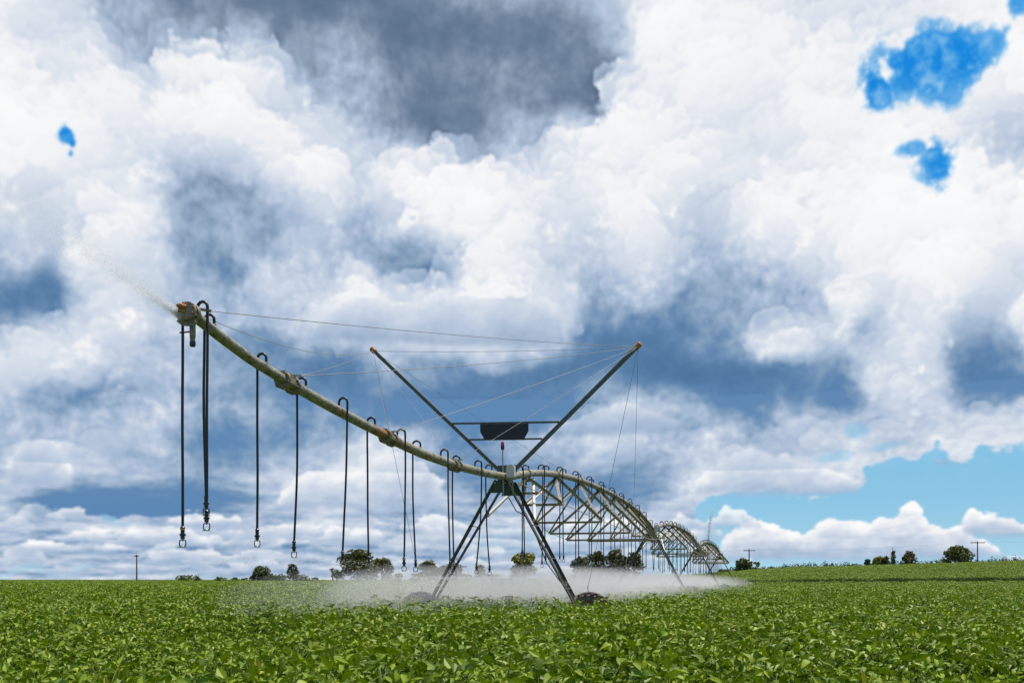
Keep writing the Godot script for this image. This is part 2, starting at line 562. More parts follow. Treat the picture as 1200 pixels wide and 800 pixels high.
func boom() -> void:
	var o := thing("overhang_boom", frame(0.0), "long cable-stayed overhang pipe reaching towards the viewer, tipped with an end gun", "irrigation boom")
	# the pipe in lengths that narrow outwards
	var fs := noise(FastNoiseLite.TYPE_SIMPLEX_SMOOTH, 3.0, 4, 31)
	var runs := [[-12.2, -10.1, 0.058], [-10.22, -6.9, 0.066], [-7.02, -3.72, 0.076], [-3.84, 0.0, 0.078]]
	for r: Array in runs:
		var pts := []
		var n := int((r[1] - r[0]) / 0.16)
		for k in n + 1:
			var s: float = lerpf(r[0], r[1], float(k) / n)
			pts.append(v(s, 0.0, boom_height(s)))
		var st := mb()
		rusty_tube(st, pts, r[2], fs)
		part("pipe", st, mat.pipe, o)
	for c: Array in [[-10.16, 0.112], [-6.96, 0.115], [-3.78, 0.118]]:
		coupling(o, c[0], c[1])
	# the end: a flange, its valve and the gun
	var e := v(-12.2, 0.0, 3.905)
	var fwd := Vector3(0.0, 0.12, 1.0).normalized()
	var gun := Node3D.new()
	gun.name = "end_gun"
	o.add_child(gun)
	var st := mb()
	lathe(st, Transform3D(lean(fwd), e + fwd * 0.01), [[0.0, -0.025], [0.098, -0.025], [0.105, -0.018], [0.105, 0.012], [0.098, 0.02], [0.0, 0.02]], 10)
	part("flange", st, mat.coupling, gun)
	st = mb()
	lathe(st, Transform3D(lean(fwd), e + fwd * 0.085), [[0.0, -0.02], [0.098, -0.02], [0.098, 0.012], [0.06, 0.02], [0.0, 0.02]], 10)
	part("flange", st, mat.coupling, gun)
	for k in 8:
		var a := TAU * (k + 0.5) / 8.0
		var out := Basis(fwd, a) * lean(fwd).x
		st = mb()
		lathe(st, Transform3D(lean(fwd), e + out * 0.08 - fwd * 0.03), [[0.0, 0.0], [0.011, 0.0], [0.011, 0.15], [0.0, 0.15]], 6)
		part("bolt", st, mat.rust, gun)
	st = mb()
	tube(st, [e + Vector3(-0.01, 0.045, 0.09), e + Vector3(-0.05, 0.06, 0.12), e + Vector3(-0.085, 0.062, 0.12)], [0.026, 0.024, 0.02], 10)
	part("nozzle", st, mat.rust, gun)
	st = mb()
	tube(st, [e + Vector3(-0.01, 0.0, 0.10), e + Vector3(-0.075, 0.012, 0.125)], [0.02, 0.016], 8)
	part("nozzle", st, mat.rust, gun)
	# half-round splash guard open to the left
	st = mb()
	for k in 7:
		var a0 := lerpf(-2.6, -0.9, k / 7.0)
		var a1 := lerpf(-2.6, -0.9, (k + 1) / 7.0)
		bar(st, e + Vector3(cos(a0) * 0.13, sin(a0) * 0.105, 0.06), e + Vector3(cos(a1) * 0.13, sin(a1) * 0.105, 0.06), 0.06, 0.006, Vector3.BACK)
	part("splash_guard", st, mat.coupling, gun)
	st = mb()
	lathe(st, Transform3D(Basis(), e + Vector3(0.01, -0.29, 0.0)), [[0.0, 0.0], [0.026, 0.0], [0.026, 0.06], [0.03, 0.06], [0.03, 0.2], [0.036, 0.2], [0.036, 0.215], [0.03, 0.215], [0.03, 0.25], [0.034, 0.25], [0.034, 0.29]], 12)
	part("drain_valve", st, mat.coupling, gun)
	st = mb()
	lathe(st, Transform3D(Basis(), e + Vector3(0.01, -0.325, 0.0)), [[0.0, 0.0], [0.024, 0.0], [0.03, 0.012], [0.03, 0.05], [0.0, 0.05]], 12)
	part("drain_plug", st, mat.black_plastic, gun)
	st = mb()
	bar(st, e + Vector3(-0.135, -0.175, 0.0), e + Vector3(-0.01, -0.175, 0.0), 0.012, 0.016)
	part("handle", st, mat.coupling, gun)
	st = mb()
	bar(st, e + Vector3(0.03, 0.06, -0.02), e + Vector3(0.16, 0.045, -0.1), 0.035, 0.02)
	part("cable_lug", st, mat.coupling, gun)
	# guy cables
	var right := v(0.0, 2.77, 6.10)
	var left := v(0.0, -3.155, 6.36)
	var runs2 := [
		[v(-12.06, 0.05, 3.975), right, 0.05], [v(-12.1, 0.0, 3.93), left, 0.22],
		[v(-9.95, 0.06, 3.72), right, 0.06], [v(-9.95, 0.06, 3.72), left, 0.04],
		[v(-6.75, 0.06, 3.50), right, 0.03], [v(-6.9, -0.02, 3.50), left, 0.03],
		[v(-3.6, 0.06, 3.44), right, 0.02], [v(-3.75, -0.04, 3.42), left, 0.02],
		[left, right, 0.05]]
	for c: Array in runs2:
		st = mb()
		cable(st, c[0], c[1], c[2], 0.0042)
		part("guy_cable", st, mat.cable, o)

func cable(st: SurfaceTool, a: Vector3, b: Vector3, sag: float, r: float) -> void:
	var pts := []
	for k in 11:
		var u := k / 10.0
		pts.append(a.lerp(b, u) + Vector3.DOWN * sag * 4.0 * u * (1.0 - u))
	tube(st, pts, [r], 4)

func rusty_tube(st: SurfaceTool, pts: Array, r: float, fs: FastNoiseLite) -> void:
	# painted pipe with rust stains where the joints leak
	var sides := 16
	for k in pts.size() - 1:
		for q in sides:
			var ps := []
			var ns := []
			for c: Array in [[k, q], [k, q + 1], [k + 1, q + 1], [k + 1, q]]:
				var a: float = TAU * c[1] / sides
				var i: int = c[0]
				var dir: Vector3 = (pts[mini(i + 1, pts.size() - 1)] - pts[maxi(i - 1, 0)]).normalized()
				var side := across(dir)
				var n := side * cos(a) + side.cross(dir).normalized() * sin(a)
				ns.append(n)
				ps.append(pts[i] + n * r)
			for t: Array in [[0, 1, 2], [0, 2, 3]]:
				var order := t if (ps[t[1]] - ps[t[0]]).cross(ps[t[2]] - ps[t[0]]).dot(ns[t[0]]) < 0.0 else [t[0], t[2], t[1]]
				for w: int in order:
					var p: Vector3 = ps[w]
					var s := -p.z
					var near := 1.0 - smoothstep(0.15, 1.0, absf(s + 7.2))
					var rust := smoothstep(0.0, 0.35, fs.get_noise_3dv(p) + near * 0.75 - 0.3)
					st.set_color(Color.WHITE.lerp(Color(1.15, 0.5, 0.14), rust))
					st.set_normal(ns[w])
					st.add_vertex(p)

func coupling(o: Node3D, s: float, r: float) -> void:
	var g := Node3D.new()
	g.name = "pipe_coupling"
	o.add_child(g, true)
	var fwd := (v(s + 0.2, 0, boom_height(s + 0.2)) - v(s - 0.2, 0, boom_height(s - 0.2))).normalized()
	for e in [-0.13, 0.13]:
		var c := v(s + e, 0.0, boom_height(s + e) - 0.012)
		var st := mb()
		lathe(st, Transform3D(lean(fwd), c), [[0.05, -0.014], [r - 0.006, -0.014], [r, -0.008], [r, 0.008], [r - 0.006, 0.014], [0.05, 0.014]], 8)
		part("flange", st, mat.coupling, g)
	for k in 6:
		var out := Basis(fwd, TAU * (k + 0.25) / 6.0) * lean(fwd).x
		var c := v(s, 0.0, boom_height(s) - 0.012) + out * (r - 0.022)
		var st := mb()
		lathe(st, Transform3D(lean(fwd), c), [[0.0, -0.17], [0.014, -0.17], [0.014, -0.145], [0.007, -0.145], [0.007, 0.145], [0.014, 0.145], [0.014, 0.17], [0.0, 0.17]], 6)
		part("bolt", st, mat.rust if k % 2 else mat.coupling, g)
	var top := v(s, 0.0, boom_height(s) + r * 0.75)
	var st2 := mb()
	box(st2, Transform3D(lean(fwd), top), Vector3(0.07, 0.28, 0.03))
	bar(st2, top, top + Vector3(0.06, 0.03, -0.22), 0.03, 0.022)
	part("cable_lug", st2, mat.coupling, g)

func span(label: String) -> Node3D:
	var o := thing("irrigation_span", frame(0.0), label, "irrigation span", "trussed spans of the irrigation machine")
	var pts := []
	for k in 41:
		var s := SPAN * k / 40.0
		pts.append(v(s, 0.0, span_height(s)))
	var st := mb()
	tube(st, pts, [0.082], 14)
	part("pipe", st, mat.pipe, o)
	var step := SPAN / 8.0
	var halves := [0.0, 0.48, 0.92, 1.24, 1.36, 1.24, 0.92, 0.48, 0.0]
	var lows := [0.0, 3.12, 2.86, 2.70, 2.62, 2.70, 2.86, 3.12, 0.0]
	for k in 8:
		var s := step * (k + 0.5)
		# a joint in the pipe with its gusset
		st = mb()
		lathe(st, Transform3D(lean(Vector3(0, span_height(s + 0.1) - span_height(s - 0.1), -0.2)), v(s, 0, span_height(s))), [[0.08, -0.022], [0.112, -0.022], [0.112, 0.022], [0.08, 0.022]], 12)
		part("pipe_flange", st, mat.truss, o)
		st = mb()
		plate(st, [v(s - 0.26, 0.03, span_height(s) - 0.075), v(s + 0.26, 0.03, span_height(s) - 0.075), v(s + 0.16, 0.03, span_height(s) - 0.17), v(s - 0.16, 0.03, span_height(s) - 0.17)], Vector3(-0.06, 0, 0))
		part("gusset", st, mat.green_steel, o)
	for k in range(1, 8):
		var s := step * k
		st = mb()
		angle_iron(st, v(s, -halves[k], lows[k]), v(s, halves[k], lows[k]), 0.055)
		part("spreader", st, mat.truss, o)
		for side in [-1.0, 1.0]:
			for way in [-1.0, 1.0]:
				var sj: float = s + way * step * 0.5
				st = mb()
				angle_iron(st, v(s + way * 0.03, side * halves[k], lows[k]), v(sj - way * 0.1, side * 0.035, span_height(sj) - 0.12), 0.058, Vector3(side * way, 0.4, 0))
				part("diagonal", st, mat.truss, o)
	for side in [-1.0, 1.0]:
		var prev := v(0.35, side * 0.1, 3.38)
		for k in range(1, 9):
			var next: Vector3 = v(step * k, side * halves[k], lows[k]) if k < 8 else v(SPAN - 0.35, side * 0.1, 3.38)
			st = mb()
			tube(st, [prev, next], [0.011], 5)
			part("truss_rod", st, mat.truss, o)
			prev = next
	# the power cable sagging beneath the pipe
	st = mb()
	var wire := []
	for k in 65:
		var s := 0.3 + (SPAN - 0.6) * k / 64.0
		wire.append(v(s, 0.10, span_height(s) - 0.02 - 0.02 * absf(sin(k * 0.8))))
	tube(st, wire, [0.012], 5)
	part("power_cable", st, mat.hose, o)
	return o

func wheel(parent: Node3D, at: Vector3) -> void:
	var w := Node3D.new()
	w.name = "wheel"
	parent.add_child(w, true)
	w.position = at
	var axis := Transform3D(Basis(Vector3.RIGHT, PI / 2.0), Vector3.ZERO)
	var st := mb()
	lathe(st, axis, [[0.27, -0.12], [0.36, -0.145], [0.445, -0.135], [0.465, -0.10], [0.472, 0.0], [0.465, 0.10], [0.445, 0.135], [0.36, 0.145], [0.27, 0.12]], 32)
	for k in 22:       # chevron lugs
		for side in [-1.0, 1.0]:
			var a: float = TAU * (k + (0.5 if side > 0.0 else 0.0)) / 22.0
			var out := Vector3(cos(a), sin(a), 0)
			var b: float = a + 0.16
			var out2 := Vector3(cos(b), sin(b), 0)
			bar(st, out * 0.478 + Vector3(0, 0, side * 0.01), out2 * 0.463 + Vector3(0, 0, side * 0.15), 0.055, 0.085, out)
	part("tyre", st, mat.muddy_tyre, w)
	st = mb()
	lathe(st, axis, [[0.0, -0.03], [0.10, -0.03], [0.12, -0.05], [0.24, -0.06], [0.275, -0.12], [0.285, -0.12], [0.275, 0.0], [0.285, 0.12], [0.24, 0.05], [0.0, 0.03]], 20)
	part("rim", st, mat.galvanised, w)

func tower(which: int, label: String) -> Node3D:
	var o := thing("drive_tower", frame(SPAN * which), label, "irrigation tower", "drive towers of the irrigation machine")
	var st: SurfaceTool
	var tops := {-1.0: [-0.22, 3.34], 1.0: [0.03, 3.34]}
	var feet := {-1.0: -1.83, 1.0: 1.50}
	for side: float in [-1.0, 1.0]:
		var foot: float = feet[side]
		for e in [-1.0, 1.0]:
			st = mb()
			angle_iron(st, v(e * 0.4, tops[side][0], tops[side][1] + 0.05), v(e * 0.2, foot, 0.70), 0.066, Vector3(side, 0.6, -e * 0.5))
			part("leg", st, mat.leg, o)
		# rungs between the two legs of a side
		for u in [0.36, 0.62, 0.86]:
			st = mb()
			var a := v(-0.4, tops[side][0], 3.39).lerp(v(-0.2, foot, 0.70), u)
			var b := v(0.4, tops[side][0], 3.39).lerp(v(0.2, foot, 0.70), u)
			bar(st, a, b, 0.05, 0.012)
			part("leg_tie", st, mat.truss, o)
		wheel(o, v(0.0, 1.74 if side > 0.0 else -2.02, 0.49))
		# guy clamp above the wheel
		st = mb()
		bar(st, v(0.0, (1.72 if side > 0.0 else -2.02), 0.95), v(0.0, (1.70 if side > 0.0 else -2.0), 1.13), 0.04, 0.012)
		if which == 0:
			part("guy_clamp", st, mat.galvanised, o)
	st = mb()
	box(st, Transform3D(Basis(), v(0.0, -0.15, 0.60)), Vector3(3.6, 0.16, 0.16))
	part("base_beam", st, mat.leg, o)
	st = mb()
	box(st, Transform3D(Basis(), v(-0.02, 0.35, 0.58)), Vector3(0.34, 0.26, 0.26))
	part("drive_motor", st, mat.galvanised, o)
	# head plates
	for e in [-0.41, 0.39]:
		st = mb()
		plate(st, [v(e, -0.20, 3.36), v(e, 0.07, 3.36), v(e, 0.14, 3.10), v(e, -0.29, 3.10)], Vector3(0, 0, 0.012))
		part("head_plate", st, mat.green_steel, o)
	st = mb()
	box(st, Transform3D(Basis(), v(0.0, -0.06, 3.37)), Vector3(0.16, 0.05, 0.9))
	part("pipe_saddle", st, mat.leg, o)
	for c: Array in [[-0.34, 3.30], [0.10, 3.30]]:
		st = mb()
		lathe(st, Transform3D(Basis(Vector3.RIGHT, PI / 2.0), v(-0.43, c[0] * 0.5 - 0.03, 3.31)), [[0.0, 0.0], [0.018, 0.0], [0.018, 0.02], [0.0, 0.02]], 6)
		part("bolt", st, mat.yellow_plastic, o)
	# braces from the span down to the legs
	for c: Array in [[1.45, 0.02, 3.60, -0.60, 2.66], [2.05, 0.02, 3.62, 0.47, 2.55]]:
		st = mb()
		tube(st, [v(c[0], c[1], c[2]), v(0.33, c[3], c[4])], [0.036], 10)
		part("brace", st, mat.brace, o)
	st = mb()
	angle_iron(st, v(1.0, -0.42, 3.22), v(1.0, 0.40, 3.22), 0.045)
	part("cross_bar", st, mat.truss, o)
	# switch box with a rounded top
	st = mb()
	var c0 := v(-0.5, 0.18, 3.40)
	var outline := []
	for k in 7:
		var a := PI * k / 6.0
		outline.append(c0 + Vector3(cos(a) * 0.085, 0.215 + sin(a) * 0.05, 0.0))
	outline.append_array([c0 + Vector3(-0.085, 0.025, 0), c0 + Vector3(-0.065, 0.0, 0), c0 + Vector3(0.065, 0.0, 0), c0 + Vector3(0.085, 0.025, 0)])
	plate(st, outline, Vector3(0, 0, 0.13))
	part("switch_box", st, mat.box_grey, o)
	st = mb()
	tube(st, [c0 + Vector3(0.03, 0.01, 0.05), c0 + Vector3(0.03, -0.2, 0.04), c0 + Vector3(0.0, -0.35, -0.1)], [0.014], 6)
	tube(st, [c0 + Vector3(-0.04, 0.01, 0.05), c0 + Vector3(-0.05, -0.12, 0.02), c0 + Vector3(-0.02, -0.22, -0.2)], [0.010], 6)
	part("conduit", st, mat.galvanised, o)
	st = mb()
	tube(st, [v(-0.3, 0.06, 3.0), v(-0.2, 0.2, 2.72), v(-0.2, 0.42, 2.62), v(-0.16, 0.62, 2.2), v(-0.2, 0.86, 1.62), v(-0.14, 1.2, 1.15), v(-0.1, 1.42, 0.8)], [0.011], 6)
	part("leg_cable", st, mat.hose, o)
	if which > 0:
		return o
	# the mast: a V of two arms
	var arms := [[v(0.0, -0.21, 3.60), v(0.0, -3.155, 6.38)], [v(0.0, 0.11, 3.62), v(0.0, 2.77, 6.13)]]
	for a: Array in arms:
		st = mb()
		bar(st, a[0], a[1], 0.075, 0.085, Vector3.BACK)
		part("mast_arm", st, mat.mast, o)
		st = mb()
		lathe(st, Transform3D(lean(a[1] - a[0]), a[1]), [[0.0, -0.06], [0.062, -0.06], [0.062, 0.05], [0.03, 0.075], [0.0, 0.075]], 8)
		part("mast_cap", st, mat.rust, o)
	st = mb()
	box(st, Transform3D(Basis(), v(-0.02, -0.05, 3.64)), Vector3(0.40, 0.16, 0.10))
	part("mast_foot", st, mat.mast, o)
	for c: Array in [[-1.33, 4.66, 1.10, 4.60, 0.04], [-0.94, 4.297, 0.73, 4.26, 0.035]]:
		st = mb()
		bar(st, v(-0.055, c[0], c[1]), v(-0.055, c[2], c[3]), 0.03, c[4])
		part("mast_tie", st, mat.mast, o)
	var sign_part := mb()
	plate(sign_part, [v(-0.085, -0.635, 4.615), v(-0.085, 0.44, 4.59), v(-0.085, 0.44, 4.43), v(-0.085, 0.345, 4.265), v(-0.085, -0.54, 4.285), v(-0.085, -0.635, 4.45)], Vector3(0, 0, 0.008))
	part("sign_plate", sign_part, mat.sign, o)
	for k in 5:
		st = mb()
		lathe(st, Transform3D(Basis(Vector3.RIGHT, PI / 2.0), v(-0.092, -0.5 + k * 0.22, 4.60)), [[0.0, 0.0], [0.01, 0.0], [0.01, 0.012], [0.0, 0.012]], 6)
		part("bolt", st, mat.mast, o)
	# red beacon on its rod
	st = mb()
	tube(st, [v(-0.5, 0.0, 3.02), v(-0.5, -0.02, 4.0)], [0.014], 8)
	part("beacon_rod", st, mat.galvanised, o)
	st = mb()
	lathe(st, Transform3D(Basis(), v(-0.5, -0.02, 3.99)), [[0.0, 0.0], [0.022, 0.0], [0.04, 0.03], [0.04, 0.09], [0.0, 0.09]], 12)
	part("beacon_base", st, mat.black_plastic, o)
	st = mb()
	lathe(st, Transform3D(Basis(), v(-0.5, -0.02, 4.08)), [[0.038, 0.0], [0.036, 0.06], [0.024, 0.085], [0.0, 0.09]], 12)
	part("beacon_lens", st, mat.lens_red, o)
	# guys from the mast to the wheels and to the span
	for c: Array in [[v(0.0, 2.77, 6.10), v(0.0, 1.71, 1.10), 0.0], [v(0.0, -3.155, 6.36), v(0.0, -2.02, 1.10), 0.0], [v(0.0, 2.77, 6.10), v(18.3, 0.05, 3.98), 0.02], [v(0.0, -3.155, 6.36), v(6.2, -0.05, 4.18), 0.02]]:
		st = mb()
		cable(st, c[0], c[1], c[2], 0.0042)
		part("guy_cable", st, mat.cable, o)
	# reflector on the beam
	st = mb()
	box(st, Transform3D(Basis(), v(-0.3, 0.07, 0.88)), Vector3(0.17, 0.085, 0.02))
	part("reflector_frame", st, mat.reflector_orange, o)
	st = mb()
	box(st, Transform3D(Basis(), v(-0.312, 0.07, 0.88)), Vector3(0.13, 0.05, 0.006))
	part("reflector", st, mat.reflector_white, o)
	st = mb()
	bar(st, v(-0.29, 0.07, 0.62), v(-0.29, 0.07, 0.86), 0.03, 0.01)
	part("reflector_bracket", st, mat.leg, o)
	return o

# ---------------------------------------------------------------- the drop hoses
func drop_hose(s: float, side: float, pipe: float, r: float, low: float, label: String, group: String, full: bool, drift := Vector2.ZERO) -> void:
	var o := thing("drop_hose", frame(s), label, "drop hose", group)
	var top := pipe + r
	var reach := side * (r + (0.045 if s < -0.5 else 0.06))
	var rr := 0.0145
	# gooseneck
	var pts := [Vector3(side * -0.01, top - 0.02, 0)]
	for k in 9:
		var a := PI - PI * k / 8.0
		pts.append(Vector3(side * -0.01 + (reach + side * 0.01) * (0.5 + 0.5 * cos(a)), top + 0.055 + sin(a) * 0.06, 0))
	pts.append(Vector3(reach, top - 0.03, 0))
	# hose down to the sprinkler, swayed a little by wind and by its own set
	var hang := [Vector3(reach, top - 0.03, 0)]
	var bow := dice.randf_range(-0.012, 0.012)
	for k in range(1, 9):
		var u := k / 8.0
		hang.append(Vector3(reach + drift.x * u * u + bow * sin(u * PI) + 0.002 * sin(u * 9.0 + s), lerpf(top - 0.03, low + 0.16, u), drift.y * u * u))
	var foot: Vector3 = hang[-1]
	var st: SurfaceTool
	if not full:
		st = mb()
		tube(st, pts, [rr], 5, false)
		tube(st, hang, [rr], 5)
		tube(st, [foot, foot + Vector3(0, -0.14, 0)], [0.024], 5)
		part("hose", st, mat.hose, o)
		return
	if s > -12.15:
		st = mb()
		tube(st, pts, [rr + 0.002], 8)
		part("gooseneck", st, mat.hose, o)
	else:            # this one hangs from the splash guard
		hang[0].y = 3.87
	st = mb()
	if s > -12.15:
		lathe(st, Transform3D(Basis(), Vector3(side * -0.01, top - 0.02, 0)), [[0.024, 0.0], [0.024, 0.03], [0.018, 0.035]], 8)
		part("pipe_fitting", st, mat.coupling, o)
		st = mb()
	tube(st, hang, [rr], 8, false)
	part("hose", st, mat.hose, o)
	st = mb()
	lathe(st, Transform3D(Basis(), foot + Vector3(0, -0.085, 0)), [[0.012, 0.0], [0.022, 0.004], [0.022, 0.03], [0.031, 0.034], [0.031, 0.05], [0.02, 0.054], [0.02, 0.10], [0.024, 0.104], [0.024, 0.115], [0.015, 0.125]], 10)
	part("weight", st, mat.black_plastic, o)
	if dice.randf() < 0.5:
		st = mb()
		lathe(st, Transform3D(Basis(), foot + Vector3(0, 0.005, 0)), [[0.0252, 0.0], [0.0252, 0.014]], 10)
		part("clamp_ring", st, mat.galvanised if dice.randf() < 0.6 else mat.yellow_plastic, o)
	var sprinkler := Node3D.new()
	sprinkler.name = "sprinkler"
	o.add_child(sprinkler, true)
	sprinkler.position = foot + Vector3(0, -0.085, 0)
	st = mb()
	for e in [-1.0, 1.0]:
		tube(st, [Vector3(0, 0, 0), Vector3(e * 0.034, -0.018, 0), Vector3(e * 0.036, -0.062, 0), Vector3(e * 0.014, -0.078, 0)], [0.006], 6)
	part("yoke", st, mat.black_plastic, sprinkler)
	st = mb()
	lathe(st, Transform3D(Basis(), Vector3(0, -0.086, 0)), [[0.0, 0.0], [0.04, 0.0], [0.042, 0.006], [0.012, 0.016], [0.008, 0.02]], 12)
	part("deflector_plate", st, mat.clear_plastic, sprinkler)
	st = mb()
	lathe(st, Transform3D(Basis(), Vector3(0, -0.024, 0)), [[0.005, 0.0], [0.012, 0.01], [0.012, 0.026]], 8)
	part("nozzle", st, mat.yellow_plastic if dice.randf() < 0.3 else mat.clear_plastic, sprinkler)

func hoses() -> void:
	# along the boom: place, side, height of the sprinkler's foot, drift
	var boom_list := [[-12.2, -1.0, 1.59, 0.0], [-12.08, 1.0, 1.76, -0.01], [-11.8, -1.0, 1.93, 0.02], [-10.7, -1.0, 1.64, 0.0], [-9.7, -1.0, 1.54, -0.04], [-8.69, 1.0, 1.44, -0.07], [-7.5, -1.0, 1.40, 0.02], [-6.58, 1.0, 1.40, -0.02], [-5.6, -1.0, 1.40, 0.05], [-4.53, 1.0, 1.38, 0.04], [-3.53, -1.0, 1.36, 0.03], [-2.52, 1.0, 1.38, -0.10], [-1.41, -1.0, 1.36, 0.08]]
	for k in boom_list.size():
		var h: Array = boom_list[k]
		var r := 0.058 if h[0] < -10.1 else 0.066 if h[0] < -6.9 else 0.077
		var label: String = "black drop hose hanging from the overhang pipe, %s from the end gun" % ORDINALS[k]
		if k == 0:
			label = "black drop hose hanging from the very end of the overhang, beside the end gun"
		drop_hose(h[0], h[1], boom_height(h[0]), r, h[2], label, "drop hoses along the overhang", true, Vector2(h[3], 0.0))
	for n in 3:
		for k in 23:
			var s := 0.62 + k * 1.035
			var label: String = "black drop hose on the %s trussed span, %s from the tower nearer the viewer" % [["nearest", "second", "farthest"][n], ORDINALS[k]]
			drop_hose(SPAN * n + s, 1.0 if k % 2 == 0 else -1.0, span_height(s), 0.082, 1.68 + 0.1 * sin(k * 1.7 + n), label, "drop hoses along the %s span" % ["nearest", "second", "farthest"][n], n == 0, Vector2(dice.randf_range(-0.04, 0.04), 0.0))

# ---------------------------------------------------------------- trees, bushes, poles
func leaf_clump(st: SurfaceTool, at: Vector3, r: float, many: int, size: float, c: Color, flat := 0.75) -> void:
	for k in many:
		var d := Vector3(dice.randfn(), dice.randfn(), dice.randfn()).normalized() * pow(dice.randf(), 0.45) * r
		d.y *= flat
		var p := at + d
		var b := Basis.from_euler(Vector3(dice.randf() * TAU, dice.randf() * TAU, dice.randf() * TAU))
		var s := size * dice.randf_range(0.6, 1.35)
		var tint := c * dice.randf_range(0.65, 1.35)
		tint.r *= dice.randf_range(0.85, 1.2)
		tint.a = 1.0
		st.set_color(tint)
		# a bent spray of leaves: two faces at an angle
		var n := (b.y + d.normalized() * 0.8).normalized()
		tri(st, p - b.x * s, p + b.z * s * 0.5, p + b.x * s, n, n, n)
		tri(st, p - b.x * s * 0.8 + b.y * s * 0.3, p - b.z * s * 0.55, p + b.x * s * 0.9, n, n, n)

func far_trees() -> void:
	for t: Array in TREES:
		var x: float = t[0]
		var d: float = t[1]
		var high: float = t[2] * 0.93
		var wide: float = t[3] * (1.12 if t[4] == "spread" else 1.05)
		var kind: String = t[4]
		var called: String = {"bush": "bush", "round": "broadleaf_tree", "spread": "broadleaf_tree", "thin": "sapling", "column": "ivy_trunk"}[kind]
		var o := thing(called, Transform3D(Basis(), on_ground(x, d)), t[5], "bush" if kind == "bush" else "tree", "trees and bushes along the horizon")
		var c: Color = 1.45 * {"bush": Color(0.075, 0.115, 0.035), "round": Color(0.06, 0.085, 0.03), "spread": Color(0.08, 0.092, 0.03), "thin": Color(0.07, 0.065, 0.03), "column": Color(0.035, 0.06, 0.02)}[kind]
		var words: String = t[5]
		if "yellow" in words:
			c = Color(0.22, 0.21, 0.04)
		elif "pale" in words or "grey" in words:
			c = Color(0.12, 0.16, 0.06)
		elif "red" in words or "brown" in words:
			c = Color(0.12, 0.125, 0.045)
		elif "dark" in words:
			c = c * 0.85
		var st := mb()
		var bare: float = {"bush": 0.02, "round": 0.08, "spread": 0.16, "thin": 0.2, "column": 0.05}[kind]
		tube(st, [Vector3(0, -0.2, 0), Vector3(0.03 * high, high * 0.3, 0), Vector3(0.01 * high, high * 0.6, 0), Vector3(0.02 * high, high * 0.85, 0)], [0.035 * high + 0.03, 0.028 * high + 0.02, 0.018 * high, 0.008 * high], 6)
		var crown := mb()
		var lumps := 5 if kind == "bush" else 4 if kind == "thin" else 9 if kind == "column" else 18
		for k in lumps:
			var u := (k + 0.5) / lumps
			var a := k * 2.4 + dice.randf()
			var h: float
			var out: float
			var r: float
			if kind == "column":
				h = lerpf(0.05, 0.95, u)
				out = 0.1
				r = wide * lerpf(0.5, 0.22, u)
			elif kind == "bush":
				h = dice.randf_range(0.25, 0.62)
				out = 0.34 * sqrt(u)
				r = minf(wide, high * 1.6) * dice.randf_range(0.2, 0.3)
			else:
				h = lerpf(bare + 0.1, 0.92, 1.0 - u * u) * dice.randf_range(0.78, 1.05)
				out = dice.randf_range(0.28, 0.46) * sqrt(u) * (1.0 if kind == "spread" else 0.85)
				r = minf(wide, high * 1.2) * dice.randf_range(0.16, 0.26)
			var at := Vector3(cos(a) * out * wide, h * high - (r * 0.3 if h > 0.8 else 0.0), sin(a) * out * wide)
			if kind != "bush" and kind != "column":
				tube(st, [Vector3(0.02 * high, high * lerpf(bare, 0.6, u), 0), at * 0.6 + Vector3(0, high * 0.18, 0), at], [0.014 * high, 0.009 * high, 0.004 * high], 4, false)
			leaf_clump(crown, at, r, int(clampf(60.0 * r * r / 0.5, 45.0, 150.0)), 0.20 + 0.02 * wide, c * dice.randf_range(0.8, 1.2), 0.8)
		part("trunk", st, mat.bark, o)
		part("crown", crown, mat.tree_leaf, o)
	# a dead snag above the ivy-covered trunk and two stumps on the crest
	for s: Array in [[67.1, 227.5, 1.7, "bare dead stump standing on the crest, taller of two"], [70.3, 228.5, 1.1, "short bare dead stump on the crest, right of the taller one"], [85.3, 229.0, 4.9, "bare dead snag sticking up behind the ivy-covered trunk"]]:
		var st := mb()
		var h: float = s[2]
		tube(st, [Vector3(0, -0.2, 0), Vector3(0.06, h * 0.5, 0), Vector3(-0.1, h, 0)], [0.16, 0.12, 0.03], 6)
		tube(st, [Vector3(0.05, h * 0.55, 0), Vector3(0.35, h * 0.8, 0.1)], [0.07, 0.02], 5)
		var o := part("dead_stump", st, mat.bark, self)
		o.position = on_ground(s[0], s[1])
		tag(o, s[3], "stump", "dead stumps on the crest")
	# the hedge along the crest on the right: too fine to count
	var hedge := mb()
	for k in 190:
		var x := 49.0 + k * 0.45 + dice.randf_range(-0.5, 0.5)
		var d := 233.0 + dice.randf_range(-2.0, 3.0)
		var r := dice.randf_range(0.3, 0.8) * (1.0 + 0.5 * sin(x * 0.4) * sin(x * 0.13))
		leaf_clump(hedge, on_ground(x, d) + Vector3(0, 0.75 + r * 0.4, 0), r + 0.25, 26, 0.2, Color(0.05, 0.085, 0.025) * dice.randf_range(0.7, 1.3), 0.9)
	for k in 60:
		var x := -118.0 + k * 0.9 + dice.randf_range(-0.4, 0.4)
		leaf_clump(hedge, on_ground(x, 236.0) + Vector3(0, 0.55, 0), dice.randf_range(0.3, 0.5), 16, 0.2, Color(0.05, 0.08, 0.025), 0.8)
	var hd := part("hedgerow", hedge, mat.tree_leaf, self)
	tag(hd, "ragged green hedgerow running along the far edge of the field", "hedgerow", "", "stuff")

